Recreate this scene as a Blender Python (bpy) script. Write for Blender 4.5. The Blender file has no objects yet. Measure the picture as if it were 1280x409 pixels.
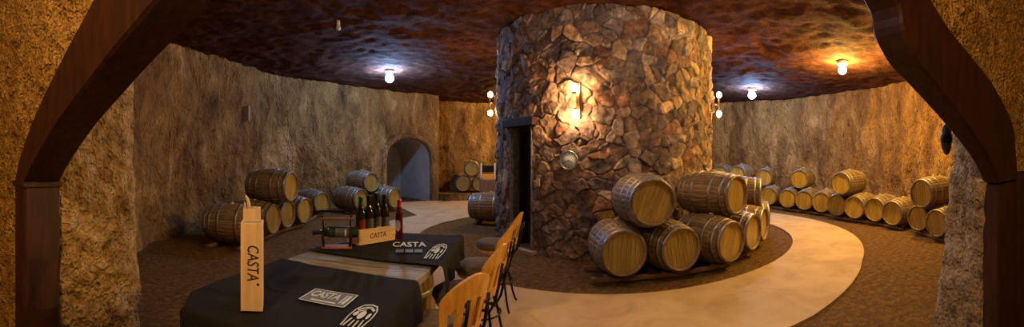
import bpy, math, random
import numpy as np
from mathutils import Vector, Matrix
random.seed(7)
PI = math.pi
SC = bpy.context.scene
COL = SC.collection
F = 489.0; HY = 200.0; CAMZ = 1.5
CX, CY = 1.87, 7.8            # centre of the stone column
RC = 2.17                     # its radius

def ang(px): return (px - 640.0) / F
def ray(px):
    a = ang(px); return math.sin(a), math.cos(a)
def at(px, d):
    s, c = ray(px); return s * d, c * d
def dist_for(py, z): return F * (CAMZ - z) / (py - HY)
def zat(py, d): return CAMZ - (py - HY) / F * d

# ------------------------------------------------------------------ camera
cam_d = bpy.data.cameras.new('camera'); cam = bpy.data.objects.new('camera', cam_d); COL.objects.link(cam)
cam.location = (0, 0, CAMZ); cam.rotation_euler = (PI / 2, 0, 0)
cam_d.type = 'PANO'; cam_d.panorama_type = 'CENTRAL_CYLINDRICAL'
cam_d.central_cylindrical_range_u_min = -640 / F; cam_d.central_cylindrical_range_u_max = 640 / F
cam_d.central_cylindrical_range_v_min = -(409 - HY) / F; cam_d.central_cylindrical_range_v_max = HY / F
cam_d.central_cylindrical_radius = 1.0
cam_d.clip_start = 0.01
SC.camera = cam
SC.view_settings.view_transform = 'Standard'; SC.view_settings.look = 'None'
SC.view_settings.gamma = 1; SC.view_settings.use_curve_mapping = False
SC.view_settings.exposure = 0.28
SC.cycles.use_denoising = True
SC.cycles.max_bounces = 6; SC.cycles.diffuse_bounces = 4; SC.cycles.glossy_bounces = 3
SC.cycles.caustics_reflective = False; SC.cycles.caustics_refractive = False
SC.cycles.sample_clamp_indirect = 4
w = bpy.data.worlds.new('world'); SC.world = w; w.use_nodes = True
w.node_tree.nodes['Background'].inputs[0].default_value = (0.02, 0.015, 0.012, 1)
w.node_tree.nodes['Background'].inputs[1].default_value = 0.05

# ------------------------------------------------------------------ numpy noise
def _hash(ix, iy, iz, seed):
    n = (ix * 73856093) ^ (iy * 19349663) ^ (iz * 83492791) ^ (seed * 2654435761)
    n = n & 0xFFFFFFFF
    n = ((n ^ (n >> 15)) * 2246822519) & 0xFFFFFFFF
    n = ((n ^ (n >> 13)) * 3266489917) & 0xFFFFFFFF
    n = n ^ (n >> 16)
    return (n & 0xFFFFFF) / float(0xFFFFFF)
def vnoise(P, seed=0):
    P = np.asarray(P, float); I = np.floor(P).astype(np.int64); f = P - I; f = f * f * (3 - 2 * f)
    r = 0
    for dx in (0, 1):
        for dy in (0, 1):
            for dz in (0, 1):
                wx = f[:, 0] if dx else 1 - f[:, 0]; wy = f[:, 1] if dy else 1 - f[:, 1]; wz = f[:, 2] if dz else 1 - f[:, 2]
                r = r + wx * wy * wz * _hash(I[:, 0] + dx, I[:, 1] + dy, I[:, 2] + dz, seed)
    return r * 2 - 1
def fbm(P, octv=3, seed=0):
    r = 0; a = 1.0
    for k in range(octv):
        r = r + a * vnoise(np.asarray(P) * (2.03 ** k), seed + k * 17); a *= .5
    return r

# ------------------------------------------------------------------ materials
def nodes(name):
    m = bpy.data.materials.new(name); m.use_nodes = True
    nt = m.node_tree; b = nt.nodes['Principled BSDF']
    return m, nt, b
def lk(nt, a, b): nt.links.new(a, b)
def simple(name, col, rough=.6, metal=0, coat=0, spec=.5, noise=None, bump=0, bscale=60, trans=0):
    """col: linear colour. noise=(scale, amount) varies the tone of the stuff itself"""
    m, nt, b = nodes(name)
    b.inputs['Base Color'].default_value = (*col, 1); b.inputs['Roughness'].default_value = rough
    b.inputs['Metallic'].default_value = metal; b.inputs['Coat Weight'].default_value = coat
    b.inputs['Specular IOR Level'].default_value = spec; b.inputs['Transmission Weight'].default_value = trans
    if noise or bump:
        tc = nt.nodes.new('ShaderNodeTexCoord')
    if noise:
        n = nt.nodes.new('ShaderNodeTexNoise'); n.inputs['Scale'].default_value = noise[0]; n.inputs['Detail'].default_value = 5
        lk(nt, tc.outputs['Object'], n.inputs['Vector'])
        r = nt.nodes.new('ShaderNodeValToRGB')
        a = noise[1]
        r.color_ramp.elements[0].position = .3; r.color_ramp.elements[1].position = .7
        r.color_ramp.elements[0].color = (*[c * (1 - a) for c in col], 1)
        r.color_ramp.elements[1].color = (*[min(1, c * (1 + a)) for c in col], 1)
        lk(nt, n.outputs['Fac'], r.inputs['Fac']); lk(nt, r.outputs['Color'], b.inputs['Base Color'])
    if bump:
        n2 = nt.nodes.new('ShaderNodeTexNoise'); n2.inputs['Scale'].default_value = bscale; n2.inputs['Detail'].default_value = 6
        lk(nt, tc.outputs['Object'], n2.inputs['Vector'])
        bp = nt.nodes.new('ShaderNodeBump'); bp.inputs['Strength'].default_value = 1; bp.inputs['Distance'].default_value = bump
        lk(nt, n2.outputs['Fac'], bp.inputs['Height']); lk(nt, bp.outputs['Normal'], b.inputs['Normal'])
    return m
def emis(name, col, strength):
    m, nt, b = nodes(name)
    b.inputs['Base Color'].default_value = (.8, .8, .8, 1)
    b.inputs['Emission Color'].default_value = (*col, 1); b.inputs['Emission Strength'].default_value = strength
    return m
def rocky(name, cols, cscale=1.5, vscale=(1, 1, 1), bump=.03, bscale=9, rough=.85, fine=.008, fscale=70, spec=.3, contrast=(.3, .7)):
    """rough rock or plaster: colour ramp on warped noise in the stone, two bumps"""
    m, nt, b = nodes(name)
    tc = nt.nodes.new('ShaderNodeTexCoord'); mp = nt.nodes.new('ShaderNodeMapping'); mp.inputs['Scale'].default_value = vscale
    lk(nt, tc.outputs['Object'], mp.inputs['Vector'])
    n = nt.nodes.new('ShaderNodeTexNoise'); n.inputs['Scale'].default_value = cscale; n.inputs['Detail'].default_value = 8; n.inputs['Roughness'].default_value = .65
    n.inputs['Distortion'].default_value = .6
    lk(nt, mp.outputs['Vector'], n.inputs['Vector'])
    r = nt.nodes.new('ShaderNodeValToRGB'); cr = r.color_ramp
    while len(cr.elements) < len(cols): cr.elements.new(.5)
    for i, c in enumerate(cols):
        cr.elements[i].position = contrast[0] + (contrast[1] - contrast[0]) * i / (len(cols) - 1); cr.elements[i].color = (*c, 1)
    lk(nt, n.outputs['Fac'], r.inputs['Fac']); lk(nt, r.outputs['Color'], b.inputs['Base Color'])
    b.inputs['Roughness'].default_value = rough; b.inputs['Specular IOR Level'].default_value = spec
    n1 = nt.nodes.new('ShaderNodeTexNoise'); n1.inputs['Scale'].default_value = bscale; n1.inputs['Detail'].default_value = 6; n1.inputs['Distortion'].default_value = 1.0
    lk(nt, mp.outputs['Vector'], n1.inputs['Vector'])
    n2 = nt.nodes.new('ShaderNodeTexVoronoi'); n2.inputs['Scale'].default_value = fscale
    lk(nt, mp.outputs['Vector'], n2.inputs['Vector'])
    b1 = nt.nodes.new('ShaderNodeBump'); b1.inputs['Distance'].default_value = bump; b1.inputs['Strength'].default_value = 1
    b2 = nt.nodes.new('ShaderNodeBump'); b2.inputs['Distance'].default_value = fine; b2.inputs['Strength'].default_value = 1
    lk(nt, n1.outputs['Fac'], b1.inputs['Height']); lk(nt, n2.outputs['Distance'], b2.inputs['Height'])
    lk(nt, b1.outputs['Normal'], b2.inputs['Normal']); lk(nt, b2.outputs['Normal'], b.inputs['Normal'])
    return m
def wood(name, dark, light, scale=(1.2, 14, 14), rough=.5, coat=0, attr=None, rnd=0, bump=.0015, spec=.4):
    """grain runs along local X unless scale says otherwise; attr = per-plank tone stored on the mesh"""
    m, nt, b = nodes(name)
    tc = nt.nodes.new('ShaderNodeTexCoord'); mp = nt.nodes.new('ShaderNodeMapping'); mp.inputs['Scale'].default_value = scale
    lk(nt, tc.outputs['Object'], mp.inputs['Vector'])
    n = nt.nodes.new('ShaderNodeTexNoise'); n.inputs['Scale'].default_value = 4; n.inputs['Detail'].default_value = 6; n.inputs['Distortion'].default_value = .4
    lk(nt, mp.outputs['Vector'], n.inputs['Vector'])
    r = nt.nodes.new('ShaderNodeValToRGB'); r.color_ramp.elements[0].position = .3; r.color_ramp.elements[1].position = .7
    r.color_ramp.elements[0].color = (*dark, 1); r.color_ramp.elements[1].color = (*light, 1)
    lk(nt, n.outputs['Fac'], r.inputs['Fac'])
    out = r.outputs['Color']
    if attr:
        at_ = nt.nodes.new('ShaderNodeAttribute'); at_.attribute_name = attr
        mx = nt.nodes.new('ShaderNodeMix'); mx.data_type = 'RGBA'; mx.blend_type = 'MULTIPLY'; mx.inputs[0].default_value = 1
        lk(nt, out, mx.inputs[6]); lk(nt, at_.outputs['Color'], mx.inputs[7]); out = mx.outputs[2]
    if rnd:
        oi = nt.nodes.new('ShaderNodeObjectInfo'); hs = nt.nodes.new('ShaderNodeHueSaturation')
        mr = nt.nodes.new('ShaderNodeMapRange'); mr.inputs[3].default_value = 1 - rnd; mr.inputs[4].default_value = 1 + rnd
        lk(nt, oi.outputs['Random'], mr.inputs[0]); lk(nt, mr.outputs[0], hs.inputs['Value']); lk(nt, out, hs.inputs['Color']); out = hs.outputs['Color']
    lk(nt, out, b.inputs['Base Color'])
    b.inputs['Roughness'].default_value = rough; b.inputs['Coat Weight'].default_value = coat; b.inputs['Coat Roughness'].default_value = .25
    b.inputs['Specular IOR Level'].default_value = spec
    bp = nt.nodes.new('ShaderNodeBump'); bp.inputs['Distance'].default_value = bump
    lk(nt, n.outputs['Fac'], bp.inputs['Height']); lk(nt, bp.outputs['Normal'], b.inputs['Normal'])
    return m

M = {}
M['rock'] = rocky('ochre_rock', [(.036, .018, .005), (.17, .086, .026), (.30, .168, .054), (.54, .345, .16)], cscale=1.7, vscale=(1, 1, .42), bump=.11, bscale=10, fine=.04, fscale=30, contrast=(.28, .72))
M['plaster'] = rocky('roughcast_plaster', [(.26, .14, .035), (.46, .27, .08), (.62, .40, .15)], cscale=3, bump=.055, bscale=24, fine=.02, fscale=55)
M['pillar_stone'] = rocky('pillar_stone', [(.10, .07, .045), (.28, .2, .12), (.42, .33, .22), (.6, .52, .42)], cscale=7, bump=.05, bscale=20, fine=.02, fscale=42)
M['pillar_ochre'] = rocky('pillar_ochre', [(.10, .055, .02), (.30, .19, .075), (.44, .31, .15), (.60, .48, .33)], cscale=7, bump=.05, bscale=20, fine=.02, fscale=42)
M['ceiling'] = rocky('maroon_ceiling', [(.030, .012, .010), (.075, .028, .020), (.15, .065, .036)], cscale=5, bump=.018, bscale=16, fine=.006, fscale=34, rough=.95, spec=.08)
M['gravel'] = rocky('gravel', [(.035, .016, .004), (.145, .075, .020), (.30, .17, .055)], cscale=14, bump=.02, bscale=30, fine=.016, fscale=75, rough=.9, contrast=(.25, .75))
M['concrete'] = rocky('concrete', [(.38, .26, .15), (.48, .35, .215), (.56, .42, .27)], cscale=1.6, bump=.002, bscale=20, fine=.0006, fscale=200, rough=.75)
M['alcove'] = rocky('grey_render', [(.30, .27, .25), (.42, .39, .37)], cscale=2, bump=.004, bscale=10, fine=.001, fscale=90)
M['dark_beam'] = wood('dark_beam', (.014, .0035, .0026), (.05, .011, .007), scale=(6, 6, 1.4), rough=.6, bump=.004)
M['door_wood'] = wood('door_wood', (.018, .008, .005), (.05, .022, .012), scale=(8, 8, 1), rough=.5)
M['stave'] = wood('barrel_stave', (.12, .073, .036), (.30, .20, .105), scale=(1.5, 12, 12), rough=.5, attr='tone', rnd=.22)
M['head'] = wood('barrel_head', (.24, .165, .03), (.42, .30, .07), scale=(12, 12, 1.5), rough=.3, coat=.7, attr='tone', rnd=.2)
M['hoop'] = simple('galvanised_hoop', (.30, .30, .31), rough=.42, metal=.85, noise=(8, .35))
M['bung'] = simple('bung', (.5, .45, .4), rough=.6)
M['timber'] = wood('rack_timber', (.10, .05, .03), (.26, .15, .09), scale=(3, 14, 14), rough=.7)
M['grey_plank'] = wood('grey_plank', (.11, .10, .088), (.31, .28, .25), scale=(1.4, 16, 3), rough=.6, attr='tone', bump=.003)
M['cloth'] = simple('black_cloth', (.012, .012, .014), rough=.9, spec=.15, bump=.0015, bscale=350)
M['print'] = simple('white_print', (.62, .70, .82), rough=.7)
M['print_dim'] = simple('grey_print', (.13, .16, .21), rough=.7)
M['box_wood'] = wood('pine_box', (.66, .46, .32), (.82, .63, .47), scale=(10, 10, 1.1), rough=.5, bump=.0006)
M['box_wood_long'] = wood('pine_box_long', (.60, .42, .20), (.80, .60, .34), scale=(1.2, 14, 14), rough=.5, bump=.0006)
M['burnt'] = simple('burnt_lettering', (.05, .025, .012), rough=.8)
M['slate'] = simple('grey_lid', (.30, .25, .22), rough=.6)
M['ribbon'] = simple('raffia', (.75, .62, .46), rough=.7)
M['glass_dark'] = simple('dark_bottle_glass', (.006, .008, .008), rough=.08, coat=.4)
M['glass_green'] = simple('green_black_glass', (.012, .03, .026), rough=.1, coat=.4)
M['glass_rose'] = simple('rose_wine_glass', (.11, .004, .009), rough=.1, coat=.4)
M['pink_cap'] = simple('pink_capsule', (.75, .05, .18), rough=.35)
M['green_cap'] = simple('green_capsule', (.02, .14, .06), rough=.35)
M['black_cap'] = simple('black_capsule', (.015, .013, .02), rough=.35)
M['label_red'] = simple('red_label', (.22, .015, .015), rough=.6)
M['label_white'] = simple('white_label', (.7, .68, .66), rough=.6)
M['label_grey'] = simple('grey_label', (.09, .09, .13), rough=.6)
M['holder_metal'] = simple('holder_metal', (.05, .018, .014), rough=.35, metal=.6)
M['red_wood'] = wood('red_wood', (.25, .08, .05), (.45, .17, .11), scale=(2, 14, 14), rough=.4, coat=.3)
M['chair_wood'] = wood('varnished_wood', (.58, .28, .035), (.80, .45, .08), scale=(8, 8, 2), rough=.35, coat=.5)
M['cushion'] = simple('taupe_velvet', (.13, .10, .085), rough=.9, noise=(25, .3), bump=.002, bscale=120)
M['cushion_blue'] = simple('violet_velvet', (.075, .065, .10), rough=.9, noise=(25, .3), bump=.002, bscale=120)
M['black_metal'] = simple('black_metal', (.015, .013, .012), rough=.4, metal=.7)
M['silver'] = simple('silver_rim', (.45, .5, .58), rough=.3, metal=.8)
M['dial'] = simple('clock_dial', (.80, .90, 1.0), rough=.5)
M['ink'] = simple('clock_ink', (.03, .035, .05), rough=.5)
M['ivory'] = simple('ivory_plastic', (.6, .52, .38), rough=.5)
M['white_plastic'] = simple('white_plastic', (.6, .6, .62), rough=.4)
M['yellow_box'] = simple('yellow_box', (.75, .40, .05), rough=.5)
M['brass'] = simple('bronze', (.16, .10, .05), rough=.4, metal=.8)
M['pendant'] = simple('blue_grey_metal', (.05, .055, .07), rough=.35, metal=.5)
M['blue_lamp'] = emis('cool_lamp_glow', (.32, .56, 1.0), 620)
M['warm_lamp'] = emis('warm_lamp_glow', (1.0, .56, .10), 1500)
M['sconce_glow'] = emis('sconce_glow', (1.0, .54, .20), 260)
M['added_soft_lamp'] = emis('added_soft_lamp_glow', (1.0, .79, .64), 330)
M['added_faint_lamp'] = emis('added_faint_lamp_glow', (1.0, .77, .58), 210)
M['assumed_dim_lamp'] = emis('assumed_dim_lamp_glow', (1.0, .60, .20), 620)

# column stones: colour per stone kept on the mesh
m, nt, b = nodes('flagstone')
a_ = nt.nodes.new('ShaderNodeAttribute'); a_.attribute_name = 'tone'
tc = nt.nodes.new('ShaderNodeTexCoord'); n = nt.nodes.new('ShaderNodeTexNoise'); n.inputs['Scale'].default_value = 14; n.inputs['Detail'].default_value = 8
lk(nt, tc.outputs['Object'], n.inputs['Vector'])
mr = nt.nodes.new('ShaderNodeMapRange'); mr.inputs[1].default_value = .3; mr.inputs[2].default_value = .7; mr.inputs[3].default_value = .55; mr.inputs[4].default_value = 1.4
lk(nt, n.outputs['Fac'], mr.inputs[0])
mx = nt.nodes.new('ShaderNodeMix'); mx.data_type = 'RGBA'; mx.blend_type = 'MULTIPLY'; mx.inputs[0].default_value = 1
lk(nt, a_.outputs['Color'], mx.inputs[6]); lk(nt, mr.outputs[0], mx.inputs[7]); lk(nt, mx.outputs[2], b.inputs['Base Color'])
bp = nt.nodes.new('ShaderNodeBump'); bp.inputs['Distance'].default_value = .022
lk(nt, n.outputs['Fac'], bp.inputs['Height']); lk(nt, bp.outputs['Normal'], b.inputs['Normal'])
b.inputs['Roughness'].default_value = .85; b.inputs['Specular IOR Level'].default_value = .2
M['flagstone'] = m

# ------------------------------------------------------------------ mesh builder
class MB:
    def __init__(s): s.v = []; s.f = []; s.sm = []
    def add(s, vs, fs, smooth=False, mat=None):
        o = len(s.v)
        for p in vs:
            p = Vector(p)
            if mat is not None: p = mat @ p
            s.v.append(tuple(p))
        for f in fs: s.f.append(tuple(i + o for i in f)); s.sm.append(smooth)
        return s
    def box(s, a, b, mat=None, bev=0.0):
        x0, y0, z0 = a; x1, y1, z1 = b
        c = bev
        if c <= 0:
            vs = [(x0, y0, z0), (x1, y0, z0), (x1, y1, z0), (x0, y1, z0), (x0, y0, z1), (x1, y0, z1), (x1, y1, z1), (x0, y1, z1)]
            fs = [(3, 2, 1, 0), (4, 5, 6, 7), (0, 1, 5, 4), (1, 2, 6, 5), (2, 3, 7, 6), (3, 0, 4, 7)]
            return s.add(vs, fs, False, mat)
        vs = []
        for z, i in ((z0, c), (z0 + c, 0), (z1 - c, 0), (z1, c)):   # chamfered block from stacked octagons
            xa, xb, ya, yb = x0 + i, x1 - i, y0 + i, y1 - i
            vs += [(xa + c, ya, z), (xb - c, ya, z), (xb, ya + c, z), (xb, yb - c, z), (xb - c, yb, z), (xa + c, yb, z), (xa, yb - c, z), (xa, ya + c, z)]
        fs = [tuple(range(7, -1, -1)), tuple(range(24, 32))]
        for k in range(3):
            for i in range(8):
                j = (i + 1) % 8; fs.append((k * 8 + i, k * 8 + j, k * 8 + 8 + j, k * 8 + 8 + i))
        return s.add(vs, fs, False, mat)
    def lathe(s, prof, n=32, mat=None, axis='z', smooth=True, cap=True):
        """prof: list of (radius, height)"""
        vs = []; fs = []
        for r, h in prof:
            for i in range(n):
                t = 2 * PI * i / n; c, q = math.cos(t) * r, math.sin(t) * r
                vs.append((c, q, h) if axis == 'z' else (h, c, q))
        for k in range(len(prof) - 1):
            for i in range(n):
                j = (i + 1) % n; fs.append((k * n + i, k * n + j, (k + 1) * n + j, (k + 1) * n + i))
        if cap:
            fs.append(tuple(range(n - 1, -1, -1))); fs.append(tuple(range((len(prof) - 1) * n, len(prof) * n)))
        return s.add(vs, fs, smooth, mat)
    def tube(s, pts, r, n=10, mat=None, closed=False):
        pts = [Vector(p) for p in pts]; N = len(pts); vs = []; fs = []; up = Vector((.13, .21, 1)).normalized()
        for k, p in enumerate(pts):
            if closed: t = pts[(k + 1) % N] - pts[k - 1]
            else: t = pts[min(k + 1, N - 1)] - pts[max(k - 1, 0)]
            t.normalize(); a = t.cross(up)
            if a.length < .05: a = t.cross(Vector((1, 0, 0)))
            a.normalize(); b = t.cross(a); rr = r[k] if isinstance(r, (list, tuple)) else r
            for i in range(n):
                th = 2 * PI * i / n; vs.append(p + a * math.cos(th) * rr + b * math.sin(th) * rr)
        for k in range(N if closed else N - 1):
            k2 = (k + 1) % N
            for i in range(n):
                j = (i + 1) % n; fs.append((k * n + i, k * n + j, k2 * n + j, k2 * n + i))
        if not closed:
            fs.append(tuple(range(n - 1, -1, -1))); fs.append(tuple(range((N - 1) * n, N * n)))
        return s.add(vs, fs, True, mat)
    def prism(s, poly, z0, z1, mat=None):
        n = len(poly); vs = [(x, y, z0) for x, y in poly] + [(x, y, z1) for x, y in poly]
        fs = [tuple(range(n - 1, -1, -1)), tuple(range(n, 2 * n))] + [(i, (i + 1) % n, n + (i + 1) % n, n + i) for i in range(n)]
        return s.add(vs, fs, False, mat)
    def sphere(s, c, r, n=16, m_=10, sc=(1, 1, 1), mat=None):
        prof = [(max(1e-4, math.sin(PI * k / m_)) * r, -math.cos(PI * k / m_) * r) for k in range(m_ + 1)]
        T = Matrix.Translation(c) @ Matrix.Diagonal((*sc, 1))
        return s.lathe(prof, n, (mat @ T) if mat else T)
    def mesh(s, name):
        me = bpy.data.meshes.new(name); me.from_pydata(s.v, [], s.f)
        me.polygons.foreach_set('use_smooth', s.sm); me.update(); return me
    def build(s, name, mat, parent=None, loc=None, tone=None, smooth_angle=None):
        me = s.mesh(name); me.materials.append(mat)
        o = bpy.data.objects.new(name, me); COL.objects.link(o)
        if parent: o.parent = parent
        if loc: o.location = loc
        if tone is not None: set_tone(me, tone)
        return o
def set_tone(me, cols):
    a = me.color_attributes.new('tone', 'FLOAT_COLOR', 'POINT')
    arr = np.ones((len(me.vertices), 4)); cols = np.asarray(cols, float)
    if cols.ndim == 1: arr[:, :3] = cols[:, None]
    else: arr[:, :3] = cols
    a.data.foreach_set('color', arr.ravel())
def tag(o, label=None, cat=None, group=None, kind=None):
    if label: o['label'] = label
    if cat: o['category'] = cat
    if group: o['group'] = group
    if kind: o['kind'] = kind
    return o
def thing(name, label, cat, loc=(0, 0, 0), rz=0, group=None):
    o = bpy.data.objects.new(name, None); COL.objects.link(o); o.location = loc; o.rotation_euler = (0, 0, rz)
    o.empty_display_size = .1
    return tag(o, label, cat, group)
def dup(root):
    def cp(o, par):
        c = o.copy(); COL.objects.link(c); c.parent = par
        for ch in kids.get(o.name, []): cp(ch, c)
        return c
    kids = {}
    for o in list(root.children_recursive): kids.setdefault(o.parent.name, []).append(o)
    return cp(root, None)
def grid(nu, nv, V, keep=None, wrap=False, flip=False):
    """numpy grid -> mesh data; V (nu*nv,3) with u-major"""
    iu = np.arange(nu if wrap else nu - 1); iv = np.arange(nv - 1)
    A, B = np.meshgrid(iu, iv, indexing='ij'); A = A.ravel(); B = B.ravel(); A2 = (A + 1) % nu
    Fc = np.stack([A * nv + B, A2 * nv + B, A2 * nv + B + 1, A * nv + B + 1], 1)
    if keep is not None:
        cen = V[Fc].mean(1); Fc = Fc[keep(cen, Fc)]
    if flip: Fc = Fc[:, ::-1]
    return Fc
def np_mesh(name, V, Fc, mat, kind='structure', label=None, smooth=True, tone=None, cat=None):
    me = bpy.data.meshes.new(name); me.from_pydata(V.tolist(), [], Fc.tolist())
    me.polygons.foreach_set('use_smooth', [smooth] * len(Fc)); me.materials.append(mat); me.update()
    o = bpy.data.objects.new(name, me); COL.objects.link(o)
    if tone is not None: set_tone(me, tone)
    tag(o, label, cat, None, kind); return o
def sstep(a, b, x):
    t = np.clip((x - a) / (b - a), 0, 1); return t * t * (3 - 2 * t)

# ================================================================== THE CELLAR
def ceil_z(x, y): return 3.86 - .22 * sstep(2.0, 8.0, x)
def Rw(phi):   # plan of the outer rock wall, radius by angle (degrees) about the column
    r = 7.72 - .30 * sstep(60, 20, phi) + .62 * np.exp(-((phi - 203) / 17) ** 2) + .30 * np.exp(-((phi - 170) / 13) ** 2)
    r = np.where(phi < -50, r - .45 * sstep(-60, -78, phi), r)
    r = r + 1.15 * sstep(125.9, 125.1, phi) * sstep(88, 92, phi)
    return r
NPHI, NZ = 1300, 104
deg = np.linspace(-81, 232.5, NPHI); zz = np.linspace(-.05, 3.98, NZ)
PH, ZZ = np.meshgrid(deg, zz, indexing='ij'); PH = PH.ravel(); ZZ = ZZ.ravel()
R0 = Rw(PH); t = np.radians(PH)
ux, uy = np.cos(t), np.sin(t)
arc = t * 7.6
P1 = np.stack([arc * 1.1, ZZ * .9, ZZ * 0], 1); P2 = np.stack([arc * 3.2, ZZ * 1.3, ZZ * 0 + 3], 1); P3 = np.stack([arc * 7, ZZ * 5, ZZ * 0 + 9], 1)
D = .09 * fbm(P1, 3, 3) + .045 * fbm(P2, 3, 11) + .032 * fbm(P3 * 1.25, 3, 23)
D = D + .10 * sstep(.7, 0, ZZ)                                     # foot of the wall pushed inwards
near_niche = np.exp(-((PH - 135) / 9.5) ** 4)
D = D * (1 - .8 * near_niche)
RR = R0 - D
V = np.stack([CX + ux * RR, CY + uy * RR, ZZ], 1)
NIW, NIH, NPH = .93, 2.27, 135.0                                   # alcove: half width, crown height, angle
def arch_in(u, z, w, h, k=.62):                                    # low pointed-elliptic arch
    s = h * k
    return (np.abs(u) < w) & (z < s + (h - s) * (np.clip(1 - np.abs(u / w) ** 2.6, 0, 1)) ** .5)
def keep_wall(cen, Fc):
    ph = np.degrees(np.arctan2(cen[:, 1] - CY, cen[:, 0] - CX)) % 360
    u = np.radians(ph - NPH) * 7.7
    return ~arch_in(u, cen[:, 2], NIW, NIH)
Fc = grid(NPHI, NZ, V, keep_wall)
np_mesh('wall_outer', V, Fc, M['rock'], label='curved ochre rock wall running round the cellar', cat='wall')

# alcove behind the wall, local frame: u along wall, w outwards
def niche_pt(u, wv, z):
    a = math.radians(NPH); n_ = Vector((math.cos(a), math.sin(a), 0)); tt = Vector((-math.sin(a), math.cos(a), 0))
    c = Vector((CX, CY, 0)) + n_ * (7.70 + wv) + tt * u
    return (c.x, c.y, z)
def arch_curve(wd, h, k=.62, n=22):
    s = h * k; pts = [(-wd, 0), (-wd, s * .5), (-wd, s)]
    for i in range(1, n): 
        q = -1 + 2 * i / n; q = math.copysign(abs(q) ** .55, q)
        pts.append((q * wd, s + (h - s) * max(0, 1 - abs(q) ** 2.6) ** .5))
    return pts + [(wd, s), (wd, s * .5), (wd, 0)]
b_ = MB(); ci = arch_curve(NIW - .03, NIH - .03); co = arch_curve(NIW + .16, NIH + .15)
rows = [[(u, .0, z) for u, z in co], [(u, -.07, z) for u, z in co], [(u * .96, -.11, z * .985) for u, z in co], [(u * 1.02, -.10, z * 1.01) for u, z in ci], [(u, -.04, z) for u, z in ci], [(u, .06, z) for u, z in ci]]
vs = [niche_pt(*p) for r_ in rows for p in r_]; n0 = len(co); fs = []
for k in range(len(rows) - 1):
    for i in range(n0 - 1): fs.append((k * n0 + i, k * n0 + i + 1, (k + 1) * n0 + i + 1, (k + 1) * n0 + i))
b_.add(vs, fs, True); tag(b_.build('trim_1', M['rock']), 'smooth raised rock surround of the arched alcove', 'trim', kind='structure')
b_ = MB(); vs = [niche_pt(u, .05, z) for u, z in ci] + [niche_pt(u * .97, 2.2, z * .97) for u, z in ci]
fs = [(i, i + 1, n0 + i + 1, n0 + i) for i in range(n0 - 1)] + [tuple(range(n0, 2 * n0))] 
b_.add(vs, fs, False); tag(b_.build('wall_alcove', M['alcove']), 'grey rendered inside of the arched alcove', 'wall', kind='structure')

# ledge in the far recess
b_ = MB(); pts = [(CX + math.cos(math.radians(p)) * r, CY + math.sin(math.radians(p)) * r) for p, r in
                  [(p, 7.28) for p in range(90, 126, 3)] + [(125.6, 7.28)] + [(p, 9.0) for p in (125.6, 120, 115, 110, 105, 100, 95, 90)]]
b_.prism(pts, -.02, .27); tag(b_.build('wall_ledge', M['rock']), 'low rock ledge under the small barrels in the far recess', 'ledge', kind='structure')

# ceiling
nx, ny = 300, 300
X, Y = np.meshgrid(np.linspace(-7, 11, nx), np.linspace(.2, 17.6, ny), indexing='ij'); X = X.ravel(); Y = Y.ravel()
Z = ceil_z(X, Y) + .028 * fbm(np.stack([X * 1.3, Y * 1.3, X * 0], 1), 3, 5) + .018 * fbm(np.stack([X * 5, Y * 5, X * 0], 1), 2, 9)
V = np.stack([X, Y, Z], 1)
np_mesh('ceiling', V, grid(nx, ny, V, flip=True), M['ceiling'], label='dark maroon rough painted rock ceiling', cat='ceiling')

# floor: gravel + concrete path
nx, ny = 260, 300
X, Y = np.meshgrid(np.linspace(-7.5, 11, nx), np.linspace(-3, 17.8, ny), indexing='ij'); X = X.ravel(); Y = Y.ravel()
Z = .008 * fbm(np.stack([X * 2, Y * 2, X * 0], 1), 2, 5) - .006
V = np.stack([X, Y, Z], 1)
np_mesh('floor', V, grid(nx, ny, V), M['gravel'], label='brown gravel floor of the cellar', cat='floor')
R_IN, R_OUT = 3.72, 4.95
b_ = MB()
def ringp(p, r): return (CX + math.cos(math.radians(p)) * r, CY + math.sin(math.radians(p)) * r)
# outer outline, anticlockwise from the right of the entrance
outer = []
outer += [(-.75, -2.5), (1.35, -2.5), (1.35, .9), (1.5, 1.9), (1.75, 2.4), (2.05, 2.6)] + [ringp(p, 4.95 + .23 * (-58 - p) / 24) for p in range(-82, -59, 4)]
outer += [ringp(p, R_OUT) for p in range(-58, 108, 4)]
outer += [(.6, 13.6), (.35, 14.9), (-.6, 15.0), (-1.6, 14.85), (-2.5, 14.4), (-3.0, 13.9), (-4.3, 12.6), (-3.3, 11.5)]
outer += [ringp(p, R_OUT) for p in range(152, 206, 4)]
outer += [(-2.35, 5.2), (-1.6, 3.9), (-1.0, 3.0), (-.8, 1.6)]
inner = [ringp(p, R_IN) for p in range(0, 360, 3)]
import bmesh
bm = bmesh.new(); ev = []
for loop in (outer, inner):
    vv = [bm.verts.new((x, y, .022)) for x, y in loop]
    ev += [bm.edges.new((vv[i], vv[(i + 1) % len(vv)])) for i in range(len(vv))]
bmesh.ops.triangle_fill(bm, edges=ev, use_beauty=True)
bmesh.ops.recalc_face_normals(bm, faces=bm.faces)
if sum(f.normal.z for f in bm.faces) < 0:
    for f in bm.faces: f.normal_flip()
ex = bmesh.ops.extrude_face_region(bm, geom=bm.faces[:]); 
for v_ in [g for g in ex['geom'] if isinstance(g, bmesh.types.BMVert)]: v_.co.z = .022
for v_ in bm.verts: pass
orig = [v_ for v_ in bm.verts if v_ not in set(g for g in ex['geom'] if isinstance(g, bmesh.types.BMVert))]
for v_ in orig: v_.co.z = -.05
me = bpy.data.meshes.new('floor_path'); bm.to_mesh(me); bm.free(); me.materials.append(M['concrete'])
o = bpy.data.objects.new('floor_path', me); COL.objects.link(o); tag(o, 'smooth pale concrete path circling the stone column', 'path', kind='structure')

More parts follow.
